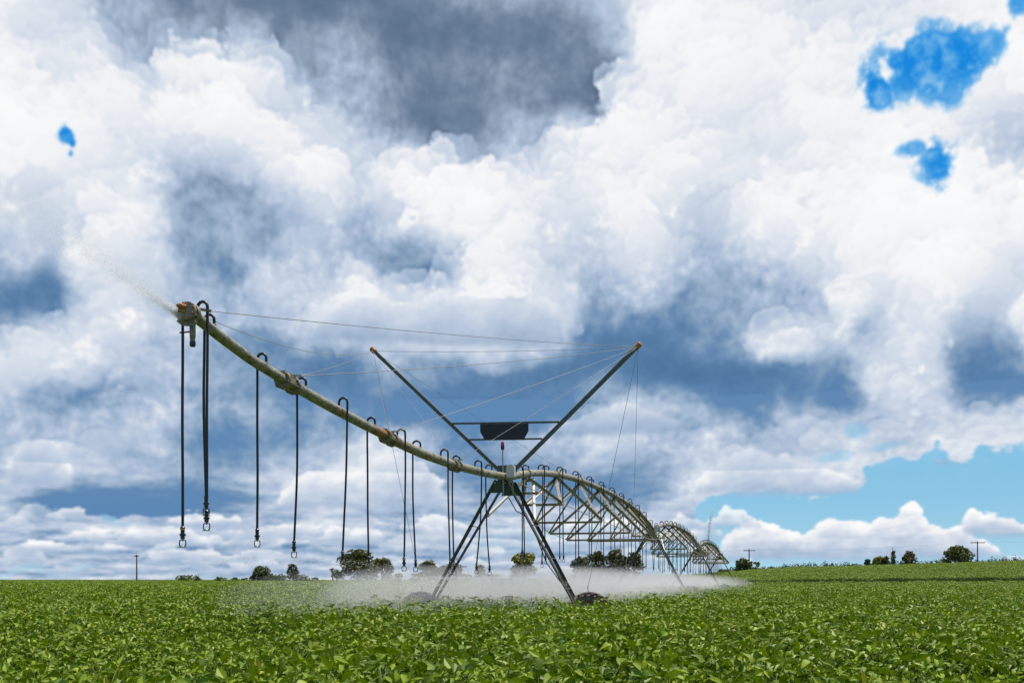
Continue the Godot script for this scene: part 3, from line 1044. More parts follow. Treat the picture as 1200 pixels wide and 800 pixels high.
func pole(x: float, d: float, high: float, arm: float, label: String) -> Vector3:
	var o := thing("utility_pole", Transform3D(Basis(), on_ground(x, d)), label, "utility pole", "utility poles along the horizon")
	var st := mb()
	tube(st, [Vector3(0, -0.3, 0), Vector3(0, high, 0)], [0.17, 0.12], 8)
	part("pole", st, mat.pole_wood, o)
	st = mb()
	bar(st, Vector3(-arm, high - 0.35, 0.14), Vector3(arm, high - 0.35, 0.14), 0.14, 0.16)
	part("crossarm", st, mat.pole_wood, o)
	for k in [-0.9, -0.3, 0.9]:
		st = mb()
		lathe(st, Transform3D(Basis(), Vector3(arm * k, high - 0.27, 0.14)), [[0.03, 0.0], [0.07, 0.05], [0.05, 0.10], [0.07, 0.15], [0.0, 0.2]], 8)
		part("insulator", st, mat.galvanised, o)
	return o.position + Vector3(0, high - 0.1, 0.14)

func poles() -> void:
	pole(-75.2, 205.0, 6.0, 0.45, "lone utility pole standing on the left horizon")
	pole(-8.0, 160.0, 3.4, 0.9, "utility pole seen between the left tower leg and the hoses")
	var a := pole(54.0, 233.0, 5.6, 1.3, "utility pole rising behind the round tree right of the irrigation machine")
	var b := pole(105.8, 232.5, 5.6, 1.6, "utility pole on the hill beside the largest round tree")
	for k in [-1.0, 1.0]:
		var st := mb()
		cable(st, a + Vector3(k * 1.15, 0, 0), b + Vector3(k * 1.4, 0, 0), 0.7, 0.008)
		cable(st, b + Vector3(k * 1.4, 0, 0), b + Vector3(52.0, 0.8, 6.0), 0.7, 0.008)
		cable(st, a + Vector3(k * 1.15, 0, 0), a + Vector3(-60.0, -1.6, -4.0), 0.7, 0.008)
		var o := part("power_line", st, mat.wire, self)
		tag(o, "thin power line strung between the two right-hand poles, %s wire" % ("left-hand" if k < 0.0 else "right-hand"), "power line", "power lines over the hill")

# ---------------------------------------------------------------- the cloud whose shadow lies as a band across the far slope
func cloud_overhead() -> void:
	var mid := Vector3(62.0, 1.0, -117.0) + SUN_TOWARDS.normalized() * 420.0
	var st := mb()
	for k in 26:
		var u := k / 25.0 * 2.0 - 1.0
		var r := 5.0 + 2.5 * (1.0 - u * u) + dice.randf_range(-1.0, 1.0)
		var at := Transform3D(Basis().scaled(Vector3(1.5, 0.8, 0.75)), mid + Vector3(u * 62.0, dice.randf_range(-1.0, 1.0), dice.randf_range(-1.2, 1.2) + u * 3.0))
		var ring := []
		for q in 9:
			var a := PI * q / 8.0 - PI / 2.0
			ring.append([maxf(0.0, cos(a)) * r, sin(a) * r])
		lathe(st, at, ring, 14)
	var o := part("cloud", st, mat.cloud, self)
	tag(o, "small long cloud overhead that throws the dark band on the far slope", "cloud")

# ---------------------------------------------------------------- water in the air
func drops(called: String, list: Array, label: String) -> void:
	var st := mb()
	var ax := [Vector3.RIGHT, Vector3.UP, Vector3.BACK, Vector3.LEFT, Vector3.DOWN, Vector3.FORWARD]
	for a in [0, 3]:
		for b in [1, 4]:
			for c in [2, 5]:
				tri(st, ax[a], ax[b], ax[c], ax[a], ax[b], ax[c])
	var mm := MultiMesh.new()
	mm.transform_format = MultiMesh.TRANSFORM_3D
	mm.mesh = st.commit()
	mm.instance_count = list.size()
	for i in list.size():
		var r: float = list[i][1]
		mm.set_instance_transform(i, Transform3D(Basis().scaled(Vector3.ONE * r), list[i][0]))
	var o := MultiMeshInstance3D.new()
	o.name = numbered(called)
	o.multimesh = mm
	o.material_override = mat.drop
	add_child(o)
	tag(o, label, "water spray", "", "stuff")

func mist(at: Transform3D, size: Vector3, density: float) -> void:
	var f := FogVolume.new()
	f.name = numbered("spray_mist")
	f.shape = RenderingServer.FOG_VOLUME_SHAPE_ELLIPSOID
	f.size = size
	var m := FogMaterial.new()
	m.density = density
	m.albedo = Color(1.0, 1.0, 1.0)
	f.material = m
	add_child(f)
	f.transform = at
	tag(f, "white mist of irrigation spray drifting low over the crop under the machine", "mist", "banks of spray mist", "stuff")

func water() -> void:
	var turn := Basis(Vector3.UP, PIVOT_TURN)
	# mist under the sprinklers
	for k in 24:
		var s := -3.4 + k * 3.1
		var f := frame(s, dice.randf_range(-0.8, 0.8) + lerpf(-1.6, -0.8, smoothstep(-2.0, 12.0, s)))
		mist(Transform3D(turn * Basis(Vector3.UP, dice.randf_range(-0.3, 0.3)), f.origin + Vector3(0, 0.95 + dice.randf_range(-0.08, 0.12), 0)), Vector3(dice.randf_range(6.0, 9.0) * (0.55 if k < 2 else 1.0), dice.randf_range(1.1, 1.6), dice.randf_range(5.0, 7.5)), 0.062 if k > 0 and k < 6 else 0.026)
	# droplets thrown from each deflector plate
	var list := []
	for k in 48:
		var s := -9.5 + k * 1.03
		var many := 4600 if s > -5.0 and s < 14.0 else 60 if s < 0.0 else 1700
		for i in many:
			var a := dice.randf() * TAU
			var far := lerpf(3.2, 4.4, smoothstep(-3.0, 3.0, s))
			var r := sqrt(dice.randf()) * far
			var u := r / far
			var y := lerpf(1.34, 1.72, smoothstep(-6.0, 6.0, s)) + 0.18 * u - 0.8 * u * u - pow(dice.randf(), 1.2) * 0.8 + 0.12 * sin(s * 1.9) * u
			list.append([frame(s + sin(a) * r, cos(a) * r - 1.2 * (1.0 - smoothstep(0.0, 12.0, s)) * sqrt(u)).origin + Vector3(0, maxf(0.72, y), 0), dice.randf_range(0.0012, 0.0036) * (1.0 + maxf(0.0, s) * 0.02)])
	drops("sprinkler_droplets", list, "fine droplets flying out from the sprinklers over the crop")
	# thin threads of water leaving the plates
	list = []
	for k in 14:
		var s := -10.7 + k * 1.03
		for q in 11:
			var a := TAU * (q + dice.randf()) / 11.0
			for i in 60:
				var r := 0.08 + i * 0.028 + dice.randf() * 0.02
				list.append([frame(s + sin(a) * r, cos(a) * r).origin + Vector3(dice.randfn() * 0.006 * (1.0 + r), (1.50 if s < -9.0 else 1.30) + 0.02 * sin(q * 2.0) - 0.055 * r * r + dice.randfn() * 0.006 * (1.0 + r), 0), dice.randf_range(0.0016, 0.0042) * (1.0 + maxf(0.0, s + 9.0) * 0.08)])
	drops("sprinkler_threads", list, "thin threads of water leaving the sprinkler plates under the overhang")
	# the jet of the end gun
	list = []
	var e := frame(-12.2).origin + turn * Vector3(-0.06, 3.865, 0.09)
	var go := Vector3(-1.0, 0.74, 0.2).normalized()
	for i in 42000:
		var t := pow(dice.randf(), 2.4)
		var l := t * 3.4
		var wide := 0.028 + 0.17 * l * (0.4 + 0.6 * dice.randf())
		var p := e + go * l + Vector3(0, -0.035 * l * l, 0) + Vector3(dice.randfn(), dice.randfn() * 1.0, dice.randfn()) * wide * 0.55
		list.append([p, dice.randf_range(0.0008, 0.0022)])
	for i in 900:
		var l := dice.randf_range(0.4, 3.6)
		list.append([e + Vector3(-l * 0.75, dice.randf_range(-1.4, 1.3) - 0.1, l * 0.3) + Vector3(dice.randfn() * 0.3, 0, dice.randfn() * 0.4), dice.randf_range(0.0008, 0.0022)])
	drops("end_gun_jet", list, "white jet of water bursting up and left from the end gun")
	# another end gun far off, beyond the last tower
	list = []
	for i in 2600:
		var t := dice.randf()
		var y := 3.7 + 5.6 * t
		list.append([Vector3(22.0 + 0.55 * t * t + dice.randfn() * (0.03 + 0.10 * t), y, -115.0 + dice.randfn() * 0.1), dice.randf_range(0.012, 0.03) * (1.15 - 0.6 * t)])
	drops("far_water_jet", list, "thin white water jet standing above the far end of the machine")
const TREES := [
	[-60.80, 190, 2.61, 3.17, "bush", "round olive bush on the left horizon, larger of a close pair"],
	[-58.27, 190, 2.61, 2.06, "bush", "round olive bush on the left horizon, right-hand and narrower of a close pair"],
	[-55.41, 195, 1.82, 3.25, "bush", "low bush on the horizon between the bush pair and the dark round tree"],
	[-51.84, 195, 1.66, 3.90, "bush", "lowest spreading bush just left of the dark round tree"],
	[-46.55, 190, 3.72, 4.12, "round", "dark round tree on the left horizon below the third hose"],
	[-43.68, 192, 2.62, 4.16, "bush", "low hedge bush filling the gap beside the dark round tree"],
	[-39.62, 185, 4.43, 2.31, "round", "small upright tree right of the dark round tree"],
	[-38.07, 188, 2.44, 2.82, "bush", "pale low bush right of the small upright tree"],
	[-35.88, 188, 1.97, 2.19, "bush", "tiny bush before the thin sapling"],
	[-31.65, 180, 3.91, 0.90, "thin", "thin sapling left of the large spreading tree"],
	[-25.78, 170, 6.62, 5.95, "spread", "large spreading brown-green tree behind the overhang hoses"],
	[-21.93, 172, 5.24, 3.73, "spread", "lower brown-green tree touching the large spreading tree on its right"],
	[-19.06, 172, 3.24, 1.72, "bush", "small bush at the right foot of the spreading trees"],
	[-16.92, 175, 3.40, 1.75, "bush", "small bush left of the wide clump behind the left tower leg"],
	[-14.05, 172, 4.49, 3.44, "spread", "broad olive tree left of the masted tower's left leg"],
	[-11.89, 174, 3.78, 2.32, "spread", "brownish tree in the clump behind the left tower leg"],
	[-9.78, 170, 4.13, 2.83, "spread", "rounded tree seen just behind the left tower leg"],
	[-7.45, 172, 3.12, 2.01, "bush", "small tree between the left tower leg and the utility pole"],
	[-5.27, 171, 3.79, 2.00, "round", "pale green tree right of the utility pole behind the tower"],
	[-3.02, 165, 2.60, 3.58, "bush", "wide low pale green bush beneath the tower"],
	[1.62, 150, 5.61, 3.50, "spread", "yellow-green tree seen through the tower legs"],
	[0.83, 165, 3.49, 2.75, "bush", "grey-green bush below the yellow-green tree"],
	[10.25, 150, 5.13, 3.00, "spread", "leftmost dark tree of the row behind the first span"],
	[12.79, 152, 5.66, 2.79, "spread", "second dark tree of the row behind the first span"],
	[15.25, 150, 5.73, 3.25, "spread", "broadest dark tree of the row behind the first span"],
	[17.99, 151, 5.37, 2.52, "spread", "rightmost dark tree of the row behind the first span"],
	[47.12, 228, 1.99, 2.66, "bush", "green bush at the right end of the irrigation machine"],
	[52.13, 230, 3.75, 4.60, "round", "dark round tree in front of the utility pole right of the machine"],
	[54.77, 229, 2.95, 2.29, "thin", "sparse reddish shrub right of the dark round tree"],
	[79.92, 230, 2.64, 1.72, "round", "small dark tree at the left of the hilltop group"],
	[82.78, 231, 2.97, 2.89, "round", "yellowish bushy tree in the hilltop group"],
	[83.95, 230, 3.10, 2.11, "round", "green tree beside the ivy-covered trunk on the hill"],
	[84.93, 228, 4.54, 1.52, "column", "tall narrow ivy-covered trunk on the hill"],
	[87.21, 229, 1.83, 1.53, "bush", "little bush between the ivy-covered trunk and the dome-shaped tree"],
	[89.32, 230, 3.90, 3.45, "round", "dark dome-shaped tree right of the ivy-covered trunk"],
	[100.24, 230, 5.09, 6.13, "spread", "largest round tree on the hill, beside the right-hand utility pole"],
	[101.46, 228, 1.74, 2.47, "bush", "dark bush at the foot of the largest hill tree"],
	[108.11, 228, 1.15, 1.52, "bush", "small dark bush right of the utility pole on the hill"],
]
const SKY_ELEVATIONS := [0, 0.6, 1.2, 1.9, 2.7, 3.6, 4.6, 5.6, 6.6, 7.7, 8.9, 10.1, 11.4, 12.7, 14.1, 15.5, 17, 18.5, 20, 21.5, 23, 24.6, 26.2, 27.9, 29.6]
const SKY_TONES := [
	[66, 66, 66, 66, 66, 67, 67, 67, 67, 67, 67, 67, 67, 67, 68, 68, 68, 68, 68, 68, 68, 68, 68, 68, 69, 69, 69, 69, 69, 69, 69, 69, 70, 70, 70, 70, 70],
	[62, 60, 59, 61, 61, 60, 62, 63, 61, 60, 62, 62, 61, 61, 62, 63, 63, 63, 63, 63, 63, 63, 64, 65, 65, 66, 66, 67, 67, 67, 68, 68, 68, 69, 69, 70, 70],
	[56, 57, 55, 58, 58, 54, 57, 59, 58, 57, 58, 58, 56, 57, 59, 59, 58, 59, 60, 59, 59, 59, 60, 61, 62, 63, 64, 65, 66, 66, 67, 67, 68, 68, 69, 70, 70],
	[53, 57, 55, 58, 59, 53, 54, 56, 58, 59, 57, 55, 55, 56, 59, 57, 52, 56, 60, 58, 56, 56, 56, 57, 58, 60, 62, 65, 66, 67, 68, 69, 69, 70, 71, 72, 72],
	[65, 58, 57, 66, 75, 77, 74, 70, 67, 66, 70, 76, 74, 70, 62, 64, 70, 69, 67, 70, 73, 73, 73, 71, 69, 71, 74, 77, 79, 79, 80, 80, 80, 80, 80, 80, 80],
	[67, 50, 21, 16, 15, 15, 26, 42, 55, 55, 66, 77, 68, 53, 52, 53, 56, 58, 63, 67, 70, 71, 71, 69, 67, 70, 75, 79, 80, 80, 80, 80, 80, 80, 80, 80, 80],
	[67, 58, 45, 36, 33, 31, 27, 31, 44, 59, 76, 78, 77, 70, 65, 62, 60, 59, 52, 43, 34, 35, 37, 46, 59, 76, 82, 83, 77, 78, 80, 80, 79, 79, 79, 79, 78],
	[60, 72, 79, 64, 59, 59, 50, 52, 59, 65, 77, 80, 83, 85, 80, 51, 40, 36, 34, 32, 31, 36, 39, 45, 58, 79, 86, 85, 81, 81, 80, 75, 72, 76, 77, 77, 76],
	[53, 78, 80, 66, 62, 58, 48, 38, 40, 46, 54, 65, 77, 81, 77, 50, 41, 38, 42, 45, 48, 52, 53, 53, 54, 70, 74, 72, 73, 76, 77, 72, 71, 77, 80, 81, 76],
	[57, 62, 59, 55, 60, 59, 50, 34, 32, 34, 38, 52, 65, 72, 65, 48, 43, 43, 52, 59, 64, 71, 67, 62, 52, 56, 56, 55, 63, 71, 70, 66, 71, 75, 73, 76, 67],
	[65, 53, 41, 39, 54, 60, 59, 51, 51, 49, 45, 43, 42, 39, 34, 28, 25, 25, 29, 32, 44, 60, 73, 72, 55, 39, 30, 41, 60, 62, 55, 60, 72, 71, 55, 60, 51],
	[76, 75, 71, 63, 62, 60, 57, 50, 46, 40, 35, 30, 28, 27, 27, 25, 22, 21, 22, 21, 30, 42, 51, 51, 39, 25, 19, 26, 35, 35, 34, 74, 80, 62, 33, 30, 25],
	[74, 81, 82, 79, 72, 64, 57, 50, 41, 31, 28, 25, 28, 33, 42, 41, 36, 34, 32, 29, 22, 19, 18, 18, 18, 20, 23, 31, 35, 35, 43, 71, 79, 69, 41, 37, 76],
	[46, 55, 64, 77, 78, 68, 57, 50, 41, 40, 51, 57, 62, 67, 71, 74, 73, 71, 68, 65, 36, 27, 24, 24, 23, 32, 45, 80, 89, 72, 78, 60, 76, 78, 59, 57, 90],
	[29, 27, 32, 64, 80, 75, 67, 65, 69, 62, 71, 79, 84, 85, 86, 88, 88, 88, 87, 84, 53, 45, 42, 38, 35, 42, 49, 58, 56, 57, 88, 72, 79, 85, 79, 76, 78],
	[40, 40, 37, 72, 78, 67, 54, 49, 60, 69, 72, 78, 87, 74, 72, 71, 86, 90, 90, 84, 65, 60, 60, 57, 48, 48, 51, 53, 57, 67, 85, 85, 89, 92, 90, 82, 72],
	[59, 73, 68, 84, 86, 70, 48, 40, 45, 58, 63, 65, 72, 46, 40, 38, 78, 84, 82, 74, 68, 64, 71, 77, 59, 54, 59, 66, 76, 79, 84, 88, 90, 90, 90, 90, 90],
	[72, 70, 70, 78, 89, 82, 52, 44, 43, 48, 60, 63, 56, 50, 52, 63, 87, 89, 87, 81, 76, 72, 79, 87, 68, 63, 72, 83, 91, 87, 89, 91, 91, 92, 92, 92, 92],
	[91, 88, 85, 82, 78, 81, 56, 51, 53, 60, 74, 81, 70, 71, 81, 90, 90, 89, 86, 83, 79, 82, 89, 85, 80, 71, 81, 87, 88, 88, 90, 91, 91, 91, 91, 87, 82],
	[92, 91, 89, 84, 79, 80, 70, 66, 70, 83, 90, 92, 75, 85, 87, 90, 87, 82, 82, 84, 84, 82, 84, 84, 88, 85, 79, 79, 80, 83, 87, 88, 88, 88, 77, 52, 63],
	[91, 88, 88, 87, 85, 85, 89, 89, 90, 88, 82, 76, 65, 54, 46, 44, 42, 47, 54, 53, 82, 87, 88, 87, 87, 84, 80, 80, 83, 86, 88, 88, 88, 88, 87, 88, 89],
	[88, 73, 78, 84, 83, 76, 85, 87, 87, 75, 59, 58, 54, 42, 31, 31, 32, 35, 38, 35, 43, 44, 81, 86, 86, 85, 83, 83, 84, 86, 87, 87, 86, 85, 86, 88, 90],
	[87, 80, 76, 66, 51, 50, 62, 84, 86, 64, 45, 57, 52, 40, 33, 32, 35, 37, 39, 35, 32, 34, 64, 83, 88, 89, 88, 86, 86, 85, 85, 84, 82, 80, 83, 86, 87],
	[87, 84, 77, 59, 48, 38, 34, 50, 55, 37, 40, 43, 43, 30, 26, 27, 28, 28, 29, 32, 36, 41, 67, 89, 89, 88, 86, 84, 81, 74, 76, 80, 82, 83, 83, 84, 84],
	[87, 84, 77, 59, 48, 37, 29, 26, 22, 20, 20, 20, 21, 24, 27, 31, 36, 41, 46, 44, 41, 49, 68, 83, 85, 85, 83, 81, 75, 66, 73, 79, 82, 83, 83, 84, 84],
]
const SKY_OPENINGS := [
	[22.42, 24.99, 2.53, 1.59, 1.00],
	[19.71, 24.28, 0.76, 1.17, 1.00],
	[21.06, 24.35, 1.08, 0.89, 0.90],
	[24.62, 25.58, 1.34, 0.78, 0.80],
	[22.62, 23.60, 1.06, 0.62, 0.80],
	[22.29, 20.31, 0.98, 1.19, 1.00],
	[20.97, 21.18, 0.83, 0.36, 0.80],
	[26.37, 26.64, 0.54, 0.51, 0.80],
	[-23.47, 21.60, 0.36, 0.39, 1.10],
	[-23.15, 21.34, 0.20, 0.22, 1.00],
	[-23.11, 20.89, 0.10, 0.18, 0.80],
	[18.65, 8.09, 0.69, 0.41, 0.55],
	[16.92, 6.82, 0.87, 0.37, 0.50],
	[20.14, 6.83, 1.09, 0.27, 0.45],
	[-21.10, 2.85, 0.66, 0.22, 0.70],
	[-25.02, 0.35, 1.57, 0.13, 0.50],
	[-22.62, 0.40, 0.81, 0.13, 0.50],
	[-18.86, 1.81, 0.94, 0.18, 0.35],
	[4.76, 2.95, 1.90, 0.48, 0.30],
	[1.43, 1.91, 1.91, 0.48, 0.30],
	[-1.91, 1.91, 1.43, 0.29, 0.35],
]
const SKY_CLEAR_TOP := [[8.06, 1.89], [9.46, 3.20], [10.48, 4.22], [12.23, 4.70], [14.26, 4.76], [16.26, 4.48], [16.92, 4.83], [18.43, 5.06], [18.95, 5.58], [20.56, 6.19], [21.80, 6.49], [22.62, 6.58], [23.51, 6.02], [24.62, 6.40], [26.57, 6.63], [28.81, 6.66]]
const SKY_HEAPS := [
	[[[11.40, 1.87], [11.77, 2.43], [12.32, 2.80], [13.13, 3.07], [13.72, 3.15], [14.26, 2.87], [15.02, 2.67], [16.04, 2.38], [16.61, 2.83], [17.05, 3.24], [17.79, 3.22], [18.43, 3.03], [19.29, 2.93], [19.71, 3.32], [20.35, 3.22], [20.77, 3.61], [21.06, 3.92], [21.39, 3.95], [21.80, 3.45], [22.21, 2.96], [22.94, 2.64], [23.83, 2.71], [24.62, 2.17], [25.41, 1.72], [25.87, 1.20]], 1.13, 1.0],
	[[[23.67, 2.97], [24.03, 3.40], [24.31, 3.52], [24.82, 3.25], [25.49, 3.27], [26.18, 3.08], [26.76, 2.81], [27.51, 2.45]], 2.28, 1.0],
	[[[9.74, 1.41], [10.02, 2.16], [10.62, 2.16], [11.22, 1.69], [11.77, 1.12]], 0.56, 0.9],
	[[[14.93, 5.24], [15.60, 5.41], [16.48, 5.30], [17.35, 5.45], [18.00, 5.52], [18.78, 5.27], [18.86, 5.14]], 4.68, 0.9],
	[[[22.38, 6.24], [22.70, 6.40], [23.43, 6.24], [23.99, 6.08]], 5.98, 0.9],
	[[[-26.26, 5.63], [-25.87, 6.67], [-25.17, 7.26], [-24.43, 7.35], [-23.83, 6.87], [-23.19, 5.77]], 4.77, 1.0],
	[[[-12.91, 4.46], [-12.00, 5.49], [-10.76, 6.08], [-9.46, 6.29], [-8.44, 5.98], [-7.59, 6.55], [-6.18, 6.94], [-4.76, 6.58], [-3.81, 5.41]], 3.96, 0.8],
	[[[1.91, 8.43], [3.10, 9.03], [4.76, 9.66], [6.18, 9.87], [7.59, 9.61], [9.46, 8.88]], 8.11, 0.8],
	[[[10.16, 5.34], [11.22, 6.25], [12.32, 7.05], [13.22, 7.40], [14.26, 6.86], [15.38, 6.65], [16.61, 6.11], [18.00, 5.61]], 4.71, 0.9],
	[[[-11.68, 12.69], [-10.76, 14.15], [-9.46, 15.18], [-8.30, 15.44], [-6.18, 15.20], [-3.81, 15.57], [-1.91, 15.55], [0.00, 15.82], [1.91, 15.59], [2.62, 14.69], [2.96, 13.48]], 12.93, 0.8],
	[[[-21.80, 1.86], [-20.56, 2.59], [-19.20, 2.88], [-17.79, 2.82], [-16.48, 2.11]], 1.80, 0.9],
	[[[-26.57, 1.20], [-25.87, 1.72], [-25.02, 1.82], [-24.43, 1.22]], 0.87, 0.9],
	[[[-16.04, 1.83], [-14.93, 2.67], [-13.59, 2.88], [-12.45, 2.05]], 1.76, 0.9],
	[[[-19.71, 1.12], [-18.43, 1.58], [-16.70, 1.74], [-15.15, 1.20]], 0.91, 0.8],
	[[[-7.59, 1.89], [-5.71, 2.94], [-3.81, 2.76], [-1.91, 1.91]], 1.67, 0.7],
	[[[25.80, 1.20], [26.10, 1.29], [26.57, 1.07], [26.95, 0.85]], 0.68, 0.7],
]

# ---------------------------------------------------------------- the sky: broken cumulus and stratocumulus, by azimuth and elevation
func noise(kind: int, frequency: float, octaves: int, number: int, gain := 0.5) -> FastNoiseLite:
	var n := FastNoiseLite.new()
	n.noise_type = kind as FastNoiseLite.NoiseType
	n.frequency = frequency
	n.seed = number
	n.fractal_type = FastNoiseLite.FRACTAL_FBM if octaves > 1 else FastNoiseLite.FRACTAL_NONE
	n.fractal_octaves = octaves
	n.fractal_gain = gain
	return n

func cubic(a: float, b: float, c: float, d: float, t: float) -> float:
	return b + 0.5 * t * (c - a + t * (2.0 * a - 5.0 * b + 4.0 * c - d + t * (3.0 * (b - c) + d - a)))

func tone_at(az: float, el: float) -> float:
	var fx := clampf((az + 27.0) / 1.5, 0.0, 35.999)
	var ix := int(fx)
	fx -= ix
	var n := SKY_ELEVATIONS.size()
	var iy := 0
	while iy < n - 2 and SKY_ELEVATIONS[iy + 1] < el:
		iy += 1
	var e0: float = SKY_ELEVATIONS[iy]
	var fy := clampf((el - e0) / (SKY_ELEVATIONS[iy + 1] - e0), 0.0, 1.0)
	var a := maxi(ix - 1, 0)
	var d := mini(ix + 2, 36)
	var v := [0.0, 0.0, 0.0, 0.0]
	for k in 4:
		var row: Array = SKY_TONES[clampi(iy - 1 + k, 0, n - 1)]
		v[k] = cubic(row[a], row[ix], row[ix + 1], row[d], fx)
	return cubic(v[0], v[1], v[2], v[3], fy) * 0.1

func along(line: Array, az: float) -> float:
	if az <= line[0][0]:
		return line[0][1]
	for k in line.size() - 1:
		if az <= line[k + 1][0]:
			return lerpf(line[k][1], line[k + 1][1], (az - line[k][0]) / (line[k + 1][0] - line[k][0]))
	return line[-1][1]

func cloud_color(t: float, el: float) -> Color:
	# water cloud: white where it is thin or sunlit, slate blue where it is thick
	var s := 9.0 * pow(clampf(t, 0.0, 10.0) * 0.1, 1.1)
	var k := mini(int(s), 8)
	var c: Color = CLOUD_RAMP[k].lerp(CLOUD_RAMP[k + 1], s - k)
	# low down, through more air, the shaded bases are bluer and paler
	var under := 1.0 - smoothstep(9.0, 11.5, el)
	if under > 0.0:
		c = c.lerp(Color(0.34, 0.535, 0.73).lerp(c, smoothstep(-2.0, 5.5, t)), under)
	var grey := smoothstep(14.0, 25.0, el) * (1.0 - smoothstep(3.0, 8.0, t)) * 0.55
	var l := c.get_luminance() * 0.97
	return c.lerp(Color(l * 0.94, l * 1.0, l * 1.1), grey)

const CLOUD_RAMP := [Color(0.255, 0.41, 0.575), Color(0.305, 0.46, 0.62), Color(0.39, 0.53, 0.685), Color(0.51, 0.62, 0.74), Color(0.60, 0.69, 0.795), Color(0.67, 0.745, 0.845), Color(0.745, 0.80, 0.875), Color(0.83, 0.865, 0.915), Color(0.945, 0.95, 0.96), Color(0.995, 0.995, 0.995)]

func clear_color(el: float) -> Color:
	var c := Color(0.66, 0.83, 0.91).lerp(Color(0.53, 0.765, 0.895), smoothstep(0.0, 6.0, el))
	return c.lerp(Color(0.10, 0.53, 0.87), smoothstep(5.0, 24.0, el))

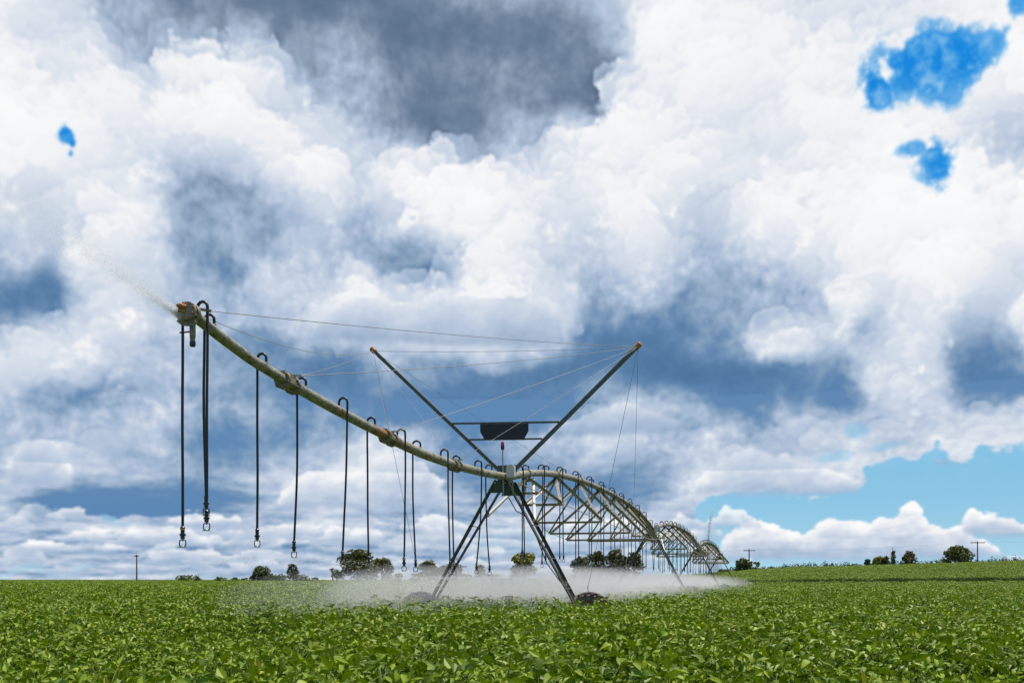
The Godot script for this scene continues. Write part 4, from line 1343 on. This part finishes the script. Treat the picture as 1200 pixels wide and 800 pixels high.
func make_sky() -> Image:
	var wide := 4096
	var high := 2048
	var per := wide / 360.0
	var wx := noise(FastNoiseLite.TYPE_SIMPLEX_SMOOTH, 0.12, 4, 11, 0.46)
	var wy := noise(FastNoiseLite.TYPE_SIMPLEX_SMOOTH, 0.12, 4, 12, 0.46)
	var fine := noise(FastNoiseLite.TYPE_SIMPLEX_SMOOTH, 0.35, 5, 13, 0.58)
	var puff := noise(FastNoiseLite.TYPE_CELLULAR, 0.28, 4, 14, 0.55)
	puff.cellular_return_type = FastNoiseLite.RETURN_DISTANCE
	puff.cellular_distance_function = FastNoiseLite.DISTANCE_EUCLIDEAN
	puff.cellular_jitter = 1.0
	var wide3 := noise(FastNoiseLite.TYPE_SIMPLEX_SMOOTH, 2.6, 5, 15, 0.55)
	var open3 := noise(FastNoiseLite.TYPE_SIMPLEX_SMOOTH, 2.0, 5, 16, 0.55)
	# all round the horizon: the same kind of sky, coarse
	var cw := 1024
	var ch := 512
	var bytes := PackedByteArray()
	bytes.resize(cw * ch * 3)
	var at := 0
	for j in ch:
		var el := 90.0 - (j + 0.5) / ch * 180.0
		for i in cw:
			var c := Color(0.30, 0.36, 0.24)
			if el > -2.0:
				c = far_sky((i + 0.5) / cw * 360.0 - 180.0, maxf(el, 0.0), wide3, open3)
			bytes[at] = c.r8
			bytes[at + 1] = c.g8
			bytes[at + 2] = c.b8
			at += 3
	var sky := Image.create_from_data(cw, ch, false, Image.FORMAT_RGB8, bytes)
	sky.resize(wide, high, Image.INTERPOLATE_CUBIC)
	# small heaps in rows above the horizon, the far ones lowest
	var heaps := SKY_HEAPS.duplicate()
	var dice := RandomNumberGenerator.new()
	dice.seed = 5
	for k in 74:
		var far := k / 74.0
		var mid := dice.randf_range(-31.0, 13.0)
		var base := 0.15 + far * 2.9 + dice.randf_range(-0.15, 0.15)
		var half := dice.randf_range(0.7, 2.2) * (0.5 + 0.7 * far)
		var tall := dice.randf_range(0.3, 0.7) * (0.6 + 0.9 * far)
		var line := []
		for q in 8:
			var u := q / 7.0
			line.append([mid + half * (u * 2.0 - 1.0), base + tall * sqrt(maxf(0.0, 1.0 - pow(absf(u * 2.0 - 1.0), 1.8))) * dice.randf_range(0.7, 1.15)])
		heaps.append([line, base, dice.randf_range(0.45, 0.95)])
	# the side that the camera looks at, in full
	var i0 := int((180.0 - 32.0) * per)
	var i1 := int((180.0 + 32.0) * per)
	var j0 := int((90.0 - 34.0) * per)
	var j1 := int(91.0 * per)
	var pw := i1 - i0
	var ph := j1 - j0
	var tones := PackedFloat32Array()
	tones.resize(pw * ph)
	var fs := tones.duplicate()
	var ps := tones.duplicate()
	var rs := tones.duplicate()
	var dxs := tones.duplicate()
	var dys := tones.duplicate()
	at = 0
	for j in range(j0, j1):
		var el := maxf(90.0 - (j + 0.5) / per, 0.0)
		var low := 1.0 - smoothstep(2.0, 9.0, el)
		var ay := el + 5.0 * (1.0 - exp(-el / 3.5))
		for i in range(i0, i1):
			var az := (i + 0.5) / per - 180.0
			var ax := az
			var dx := wx.get_noise_2d(ax, ay)
			var dy := wy.get_noise_2d(ax, ay)
			var reach := lerpf(1.7, 0.7, low)
			var px := az + dx * reach
			var py := el + dy * reach * lerpf(0.75, 0.3, low)
			var t := tone_at(px, py)
			var f := fine.get_noise_2d(ax + dx * 0.5, ay + dy * 0.5)
			# heaped relief, lit from above on the left
			var qx := ax + dx * 0.4
			var qy := ay + dy * 0.4
			var p := puff.get_noise_2d(qx, qy)
			var relief := puff.get_noise_2d(qx - 0.20, qy + 0.26) - p
			if low > 0.0:
				f = lerpf(f, fine.get_noise_2d(ax * 0.9 + dx, ay * 2.4 + 60.0), low)
				var p2 := puff.get_noise_2d(ax * 1.2 + dx, ay * 2.2 + 90.0)
				relief = lerpf(relief, puff.get_noise_2d(ax * 1.2 + dx - 0.15, ay * 2.2 + 90.3) - p2, low)
				p = lerpf(p, p2, low)
			var edge := clampf(1.0 - absf(t - 6.0) / 4.0, 0.0, 1.0)
			t += f * (0.5 + 1.7 * edge) - (p + 0.42) * (0.5 + 1.5 * edge) - 0.3 + 1.1 * wx.get_noise_2d(ax * 1.3 + 50.0, ay * 1.9) * (1.0 - low)
			# crisp shoulders between sunlit heaps and shaded bases
			var s := clampf((t - 1.8) / 7.6, 0.0, 1.0)
			t = lerpf(t, 1.8 + 7.4 * s * s * (3.0 - 2.0 * s), 0.5)
			t += relief * (0.6 + 1.5 * smoothstep(3.0, 6.5, t)) * (1.0 - 0.5 * smoothstep(8.0, 9.5, t)) + f * 0.2
			tones[at] = t
			fs[at] = f
			ps[at] = p
			rs[at] = relief
			dxs[at] = dx
			dys[at] = dy
			at += 1
	# the heaps themselves: round tops, sunlit above, each before the ones higher up
	var puffs := []
	for k in 11000:
		var el := pow(dice.randf(), 0.8) * 33.0
		var az := dice.randf_range(-31.5, 31.5)
		var t := tone_at(az, el)
		if dice.randf() > smoothstep(5.3, 8.8, t) * 0.9 or el < 1.5:
			continue
		puffs.append([el, az, t, pow(dice.randf(), 2.2) * lerpf(0.5, 1.5, smoothstep(2.0, 18.0, el)) + 0.12, dice.randf_range(0.08, 0.5)])
	puffs.sort_custom(func(u, v): return u[0] > v[0])
	for q: Array in puffs:
		var r: float = q[3]
		var rx := r * 1.25
		var reach := r * 1.5
		var x0 := maxi(0, int((q[1] - reach * 1.25 + 180.0) * per) - i0)
		var x1 := mini(pw - 1, int((q[1] + reach * 1.25 + 180.0) * per) - i0)
		var y0 := maxi(0, int((90.0 - q[0] - reach) * per) - j0)
		var y1 := mini(ph - 1, int((90.0 - q[0] + reach) * per) - j0)
		var tq: float = q[2]
		var cap := clampf(tq * 0.95 + 0.5, 0.0, 9.6)
		for y in range(y0, y1 + 1):
			var v: float = (90.0 - (y + j0 + 0.5) / per - q[0]) / r
			var soft := lerpf(0.75, 0.16, smoothstep(-0.5, 0.5, v))
			for x in range(x0, x1 + 1):
				var u: float = ((x + i0 + 0.5) / per - 180.0 - q[1]) / rx
				var i := y * pw + x
				var d := sqrt(u * u + v * v) + fs[i] * 0.75 + (ps[i] + 0.42) * 0.55
				if d > 1.0:
					continue
				var alpha: float = smoothstep(0.0, soft, 1.0 - d) * q[4]
				tones[i] = lerpf(tones[i], minf(cap + 0.6, cap + 0.7 * v - 0.2 * u), alpha)
	# crisp up: what differs from its surroundings differs more
	var soft_x := tones.duplicate()
	var soft := tones.duplicate()
	for y in ph:
		for x in range(3, pw - 3):
			var i := y * pw + x
			soft_x[i] = (tones[i - 3] + tones[i - 2] + tones[i - 1] + tones[i] + tones[i + 1] + tones[i + 2] + tones[i + 3]) / 7.0
	for y in range(3, ph - 3):
		for x in pw:
			var i := y * pw + x
			soft[i] = (soft_x[i - 3 * pw] + soft_x[i - 2 * pw] + soft_x[i - pw] + soft_x[i] + soft_x[i + pw] + soft_x[i + 2 * pw] + soft_x[i + 3 * pw]) / 7.0
	for i in tones.size():
		tones[i] += 0.85 * (tones[i] - soft[i])
	bytes = PackedByteArray()
	bytes.resize(pw * ph * 3)
	at = 0
	var of := 0
	for j in range(j0, j1):
		var el := maxf(90.0 - (j + 0.5) / per, 0.0)
		for i in range(i0, i1):
			var az := (i + 0.5) / per - 180.0
			var t := tones[of]
			var f := fs[of]
			var p := ps[of]
			var relief := rs[of]
			var dx := dxs[of]
			var dy := dys[of]
			of += 1
			var c := cloud_color(t, el)
			# clear air
			var gap := 0.0
			if az > 5.0:
				var top := along(SKY_CLEAR_TOP, az)
				gap = (top - el) * 1.1 + f * 1.3 - (p + 0.42) * 1.5 + dy * 0.5
				gap = smoothstep(-0.06, 0.22, gap) * smoothstep(6.0, 11.0, az)
			var shred := fine.get_noise_2d(az * 2.7 + 31.0, el * 2.7 + 7.0)
			for o: Array in SKY_OPENINGS:
				var ox: float = (az + dx * 1.1 - o[0]) / o[2]
				var oy: float = (el + dy * 0.9 - o[1]) / o[3]
				var r: float = ox * ox + oy * oy
				if r < 6.0:
					var g: float = (1.0 - sqrt(r)) + f * 0.8 - (p + 0.42) * 0.6 + shred * 0.6 + 0.08
					gap = maxf(gap, smoothstep(-0.22, 0.62, g) * o[4])
			if gap > 0.0:
				var veil := clampf(0.05 + f * 0.6 + shred * 0.5, 0.0, 0.6) * smoothstep(4.0, 12.0, el)
				c = c.lerp(clear_color(el).lerp(Color(0.9, 0.93, 0.96), veil), clampf(gap, 0.0, 1.0))
			var tiny := puff.get_noise_2d(az * 2.6 + 20.0, el * 3.2) if el < 6.0 else 0.0
			for h: Array in (heaps if el < 4.6 else SKY_HEAPS):
				var line: Array = h[0]
				if az < line[0][0] - 0.3 or az > line[-1][0] + 0.3:
					continue
				var base: float = h[1]
				var top := along(line, az + dx * 0.25)
				if el > top + 0.5 or el < base - 1.0:
					continue
				var over := top - el + f * 0.3 - (p + 0.42) * 0.3 - (tiny + 0.42) * 0.42
				var sides := minf(az - line[0][0], line[-1][0] - az) + f * 0.3
				var m := smoothstep(0.0, 0.09, over) * smoothstep(-0.1, 0.25, sides) * smoothstep(base - 0.25, base + 0.3, el + f * 0.25)
				var tone := 5.2 + 4.6 * clampf((el - base) / maxf(0.5, top - base) * 0.9, 0.0, 1.0) + relief * 3.0 + f * 0.9 - (tiny + 0.42) * 2.2
				c = c.lerp(cloud_color(tone, el), m * h[2])
			# towards the rim of this sector, on into the sky all round
			var rim := maxf(smoothstep(27.5, 31.5, absf(az)), smoothstep(30.5, 33.5, el))
			if rim > 0.0:
				c = c.lerp(far_sky(az, el, wide3, open3), rim)
			bytes[at] = c.r8
			bytes[at + 1] = c.g8
			bytes[at + 2] = c.b8
			at += 3
	sky.blit_rect(Image.create_from_data(pw, j1 - j0, false, Image.FORMAT_RGB8, bytes), Rect2i(0, 0, pw, j1 - j0), Vector2i(i0, j0))
	# a panorama begins at -z
	var turned := Image.create_empty(wide, high, false, Image.FORMAT_RGB8)
	turned.blit_rect(sky, Rect2i(wide / 2, 0, wide / 2, high), Vector2i.ZERO)
	turned.blit_rect(sky, Rect2i(0, 0, wide / 2, high), Vector2i(wide / 2, 0))
	return turned

func far_sky(az: float, el: float, wide3: FastNoiseLite, open3: FastNoiseLite) -> Color:
	var a := deg_to_rad(az)
	var e := deg_to_rad(el)
	var d := Vector3(sin(a) * cos(e), sin(e) * 1.7, -cos(a) * cos(e))
	var n := wide3.get_noise_3dv(d)
	var t := 4.6 + n * 7.0
	var c := cloud_color(t, el)
	var gap := smoothstep(0.24, 0.36, open3.get_noise_3dv(d * 1.3 + Vector3(7, 3, 1)) + n * 0.15)
	return c.lerp(clear_color(el), gap)
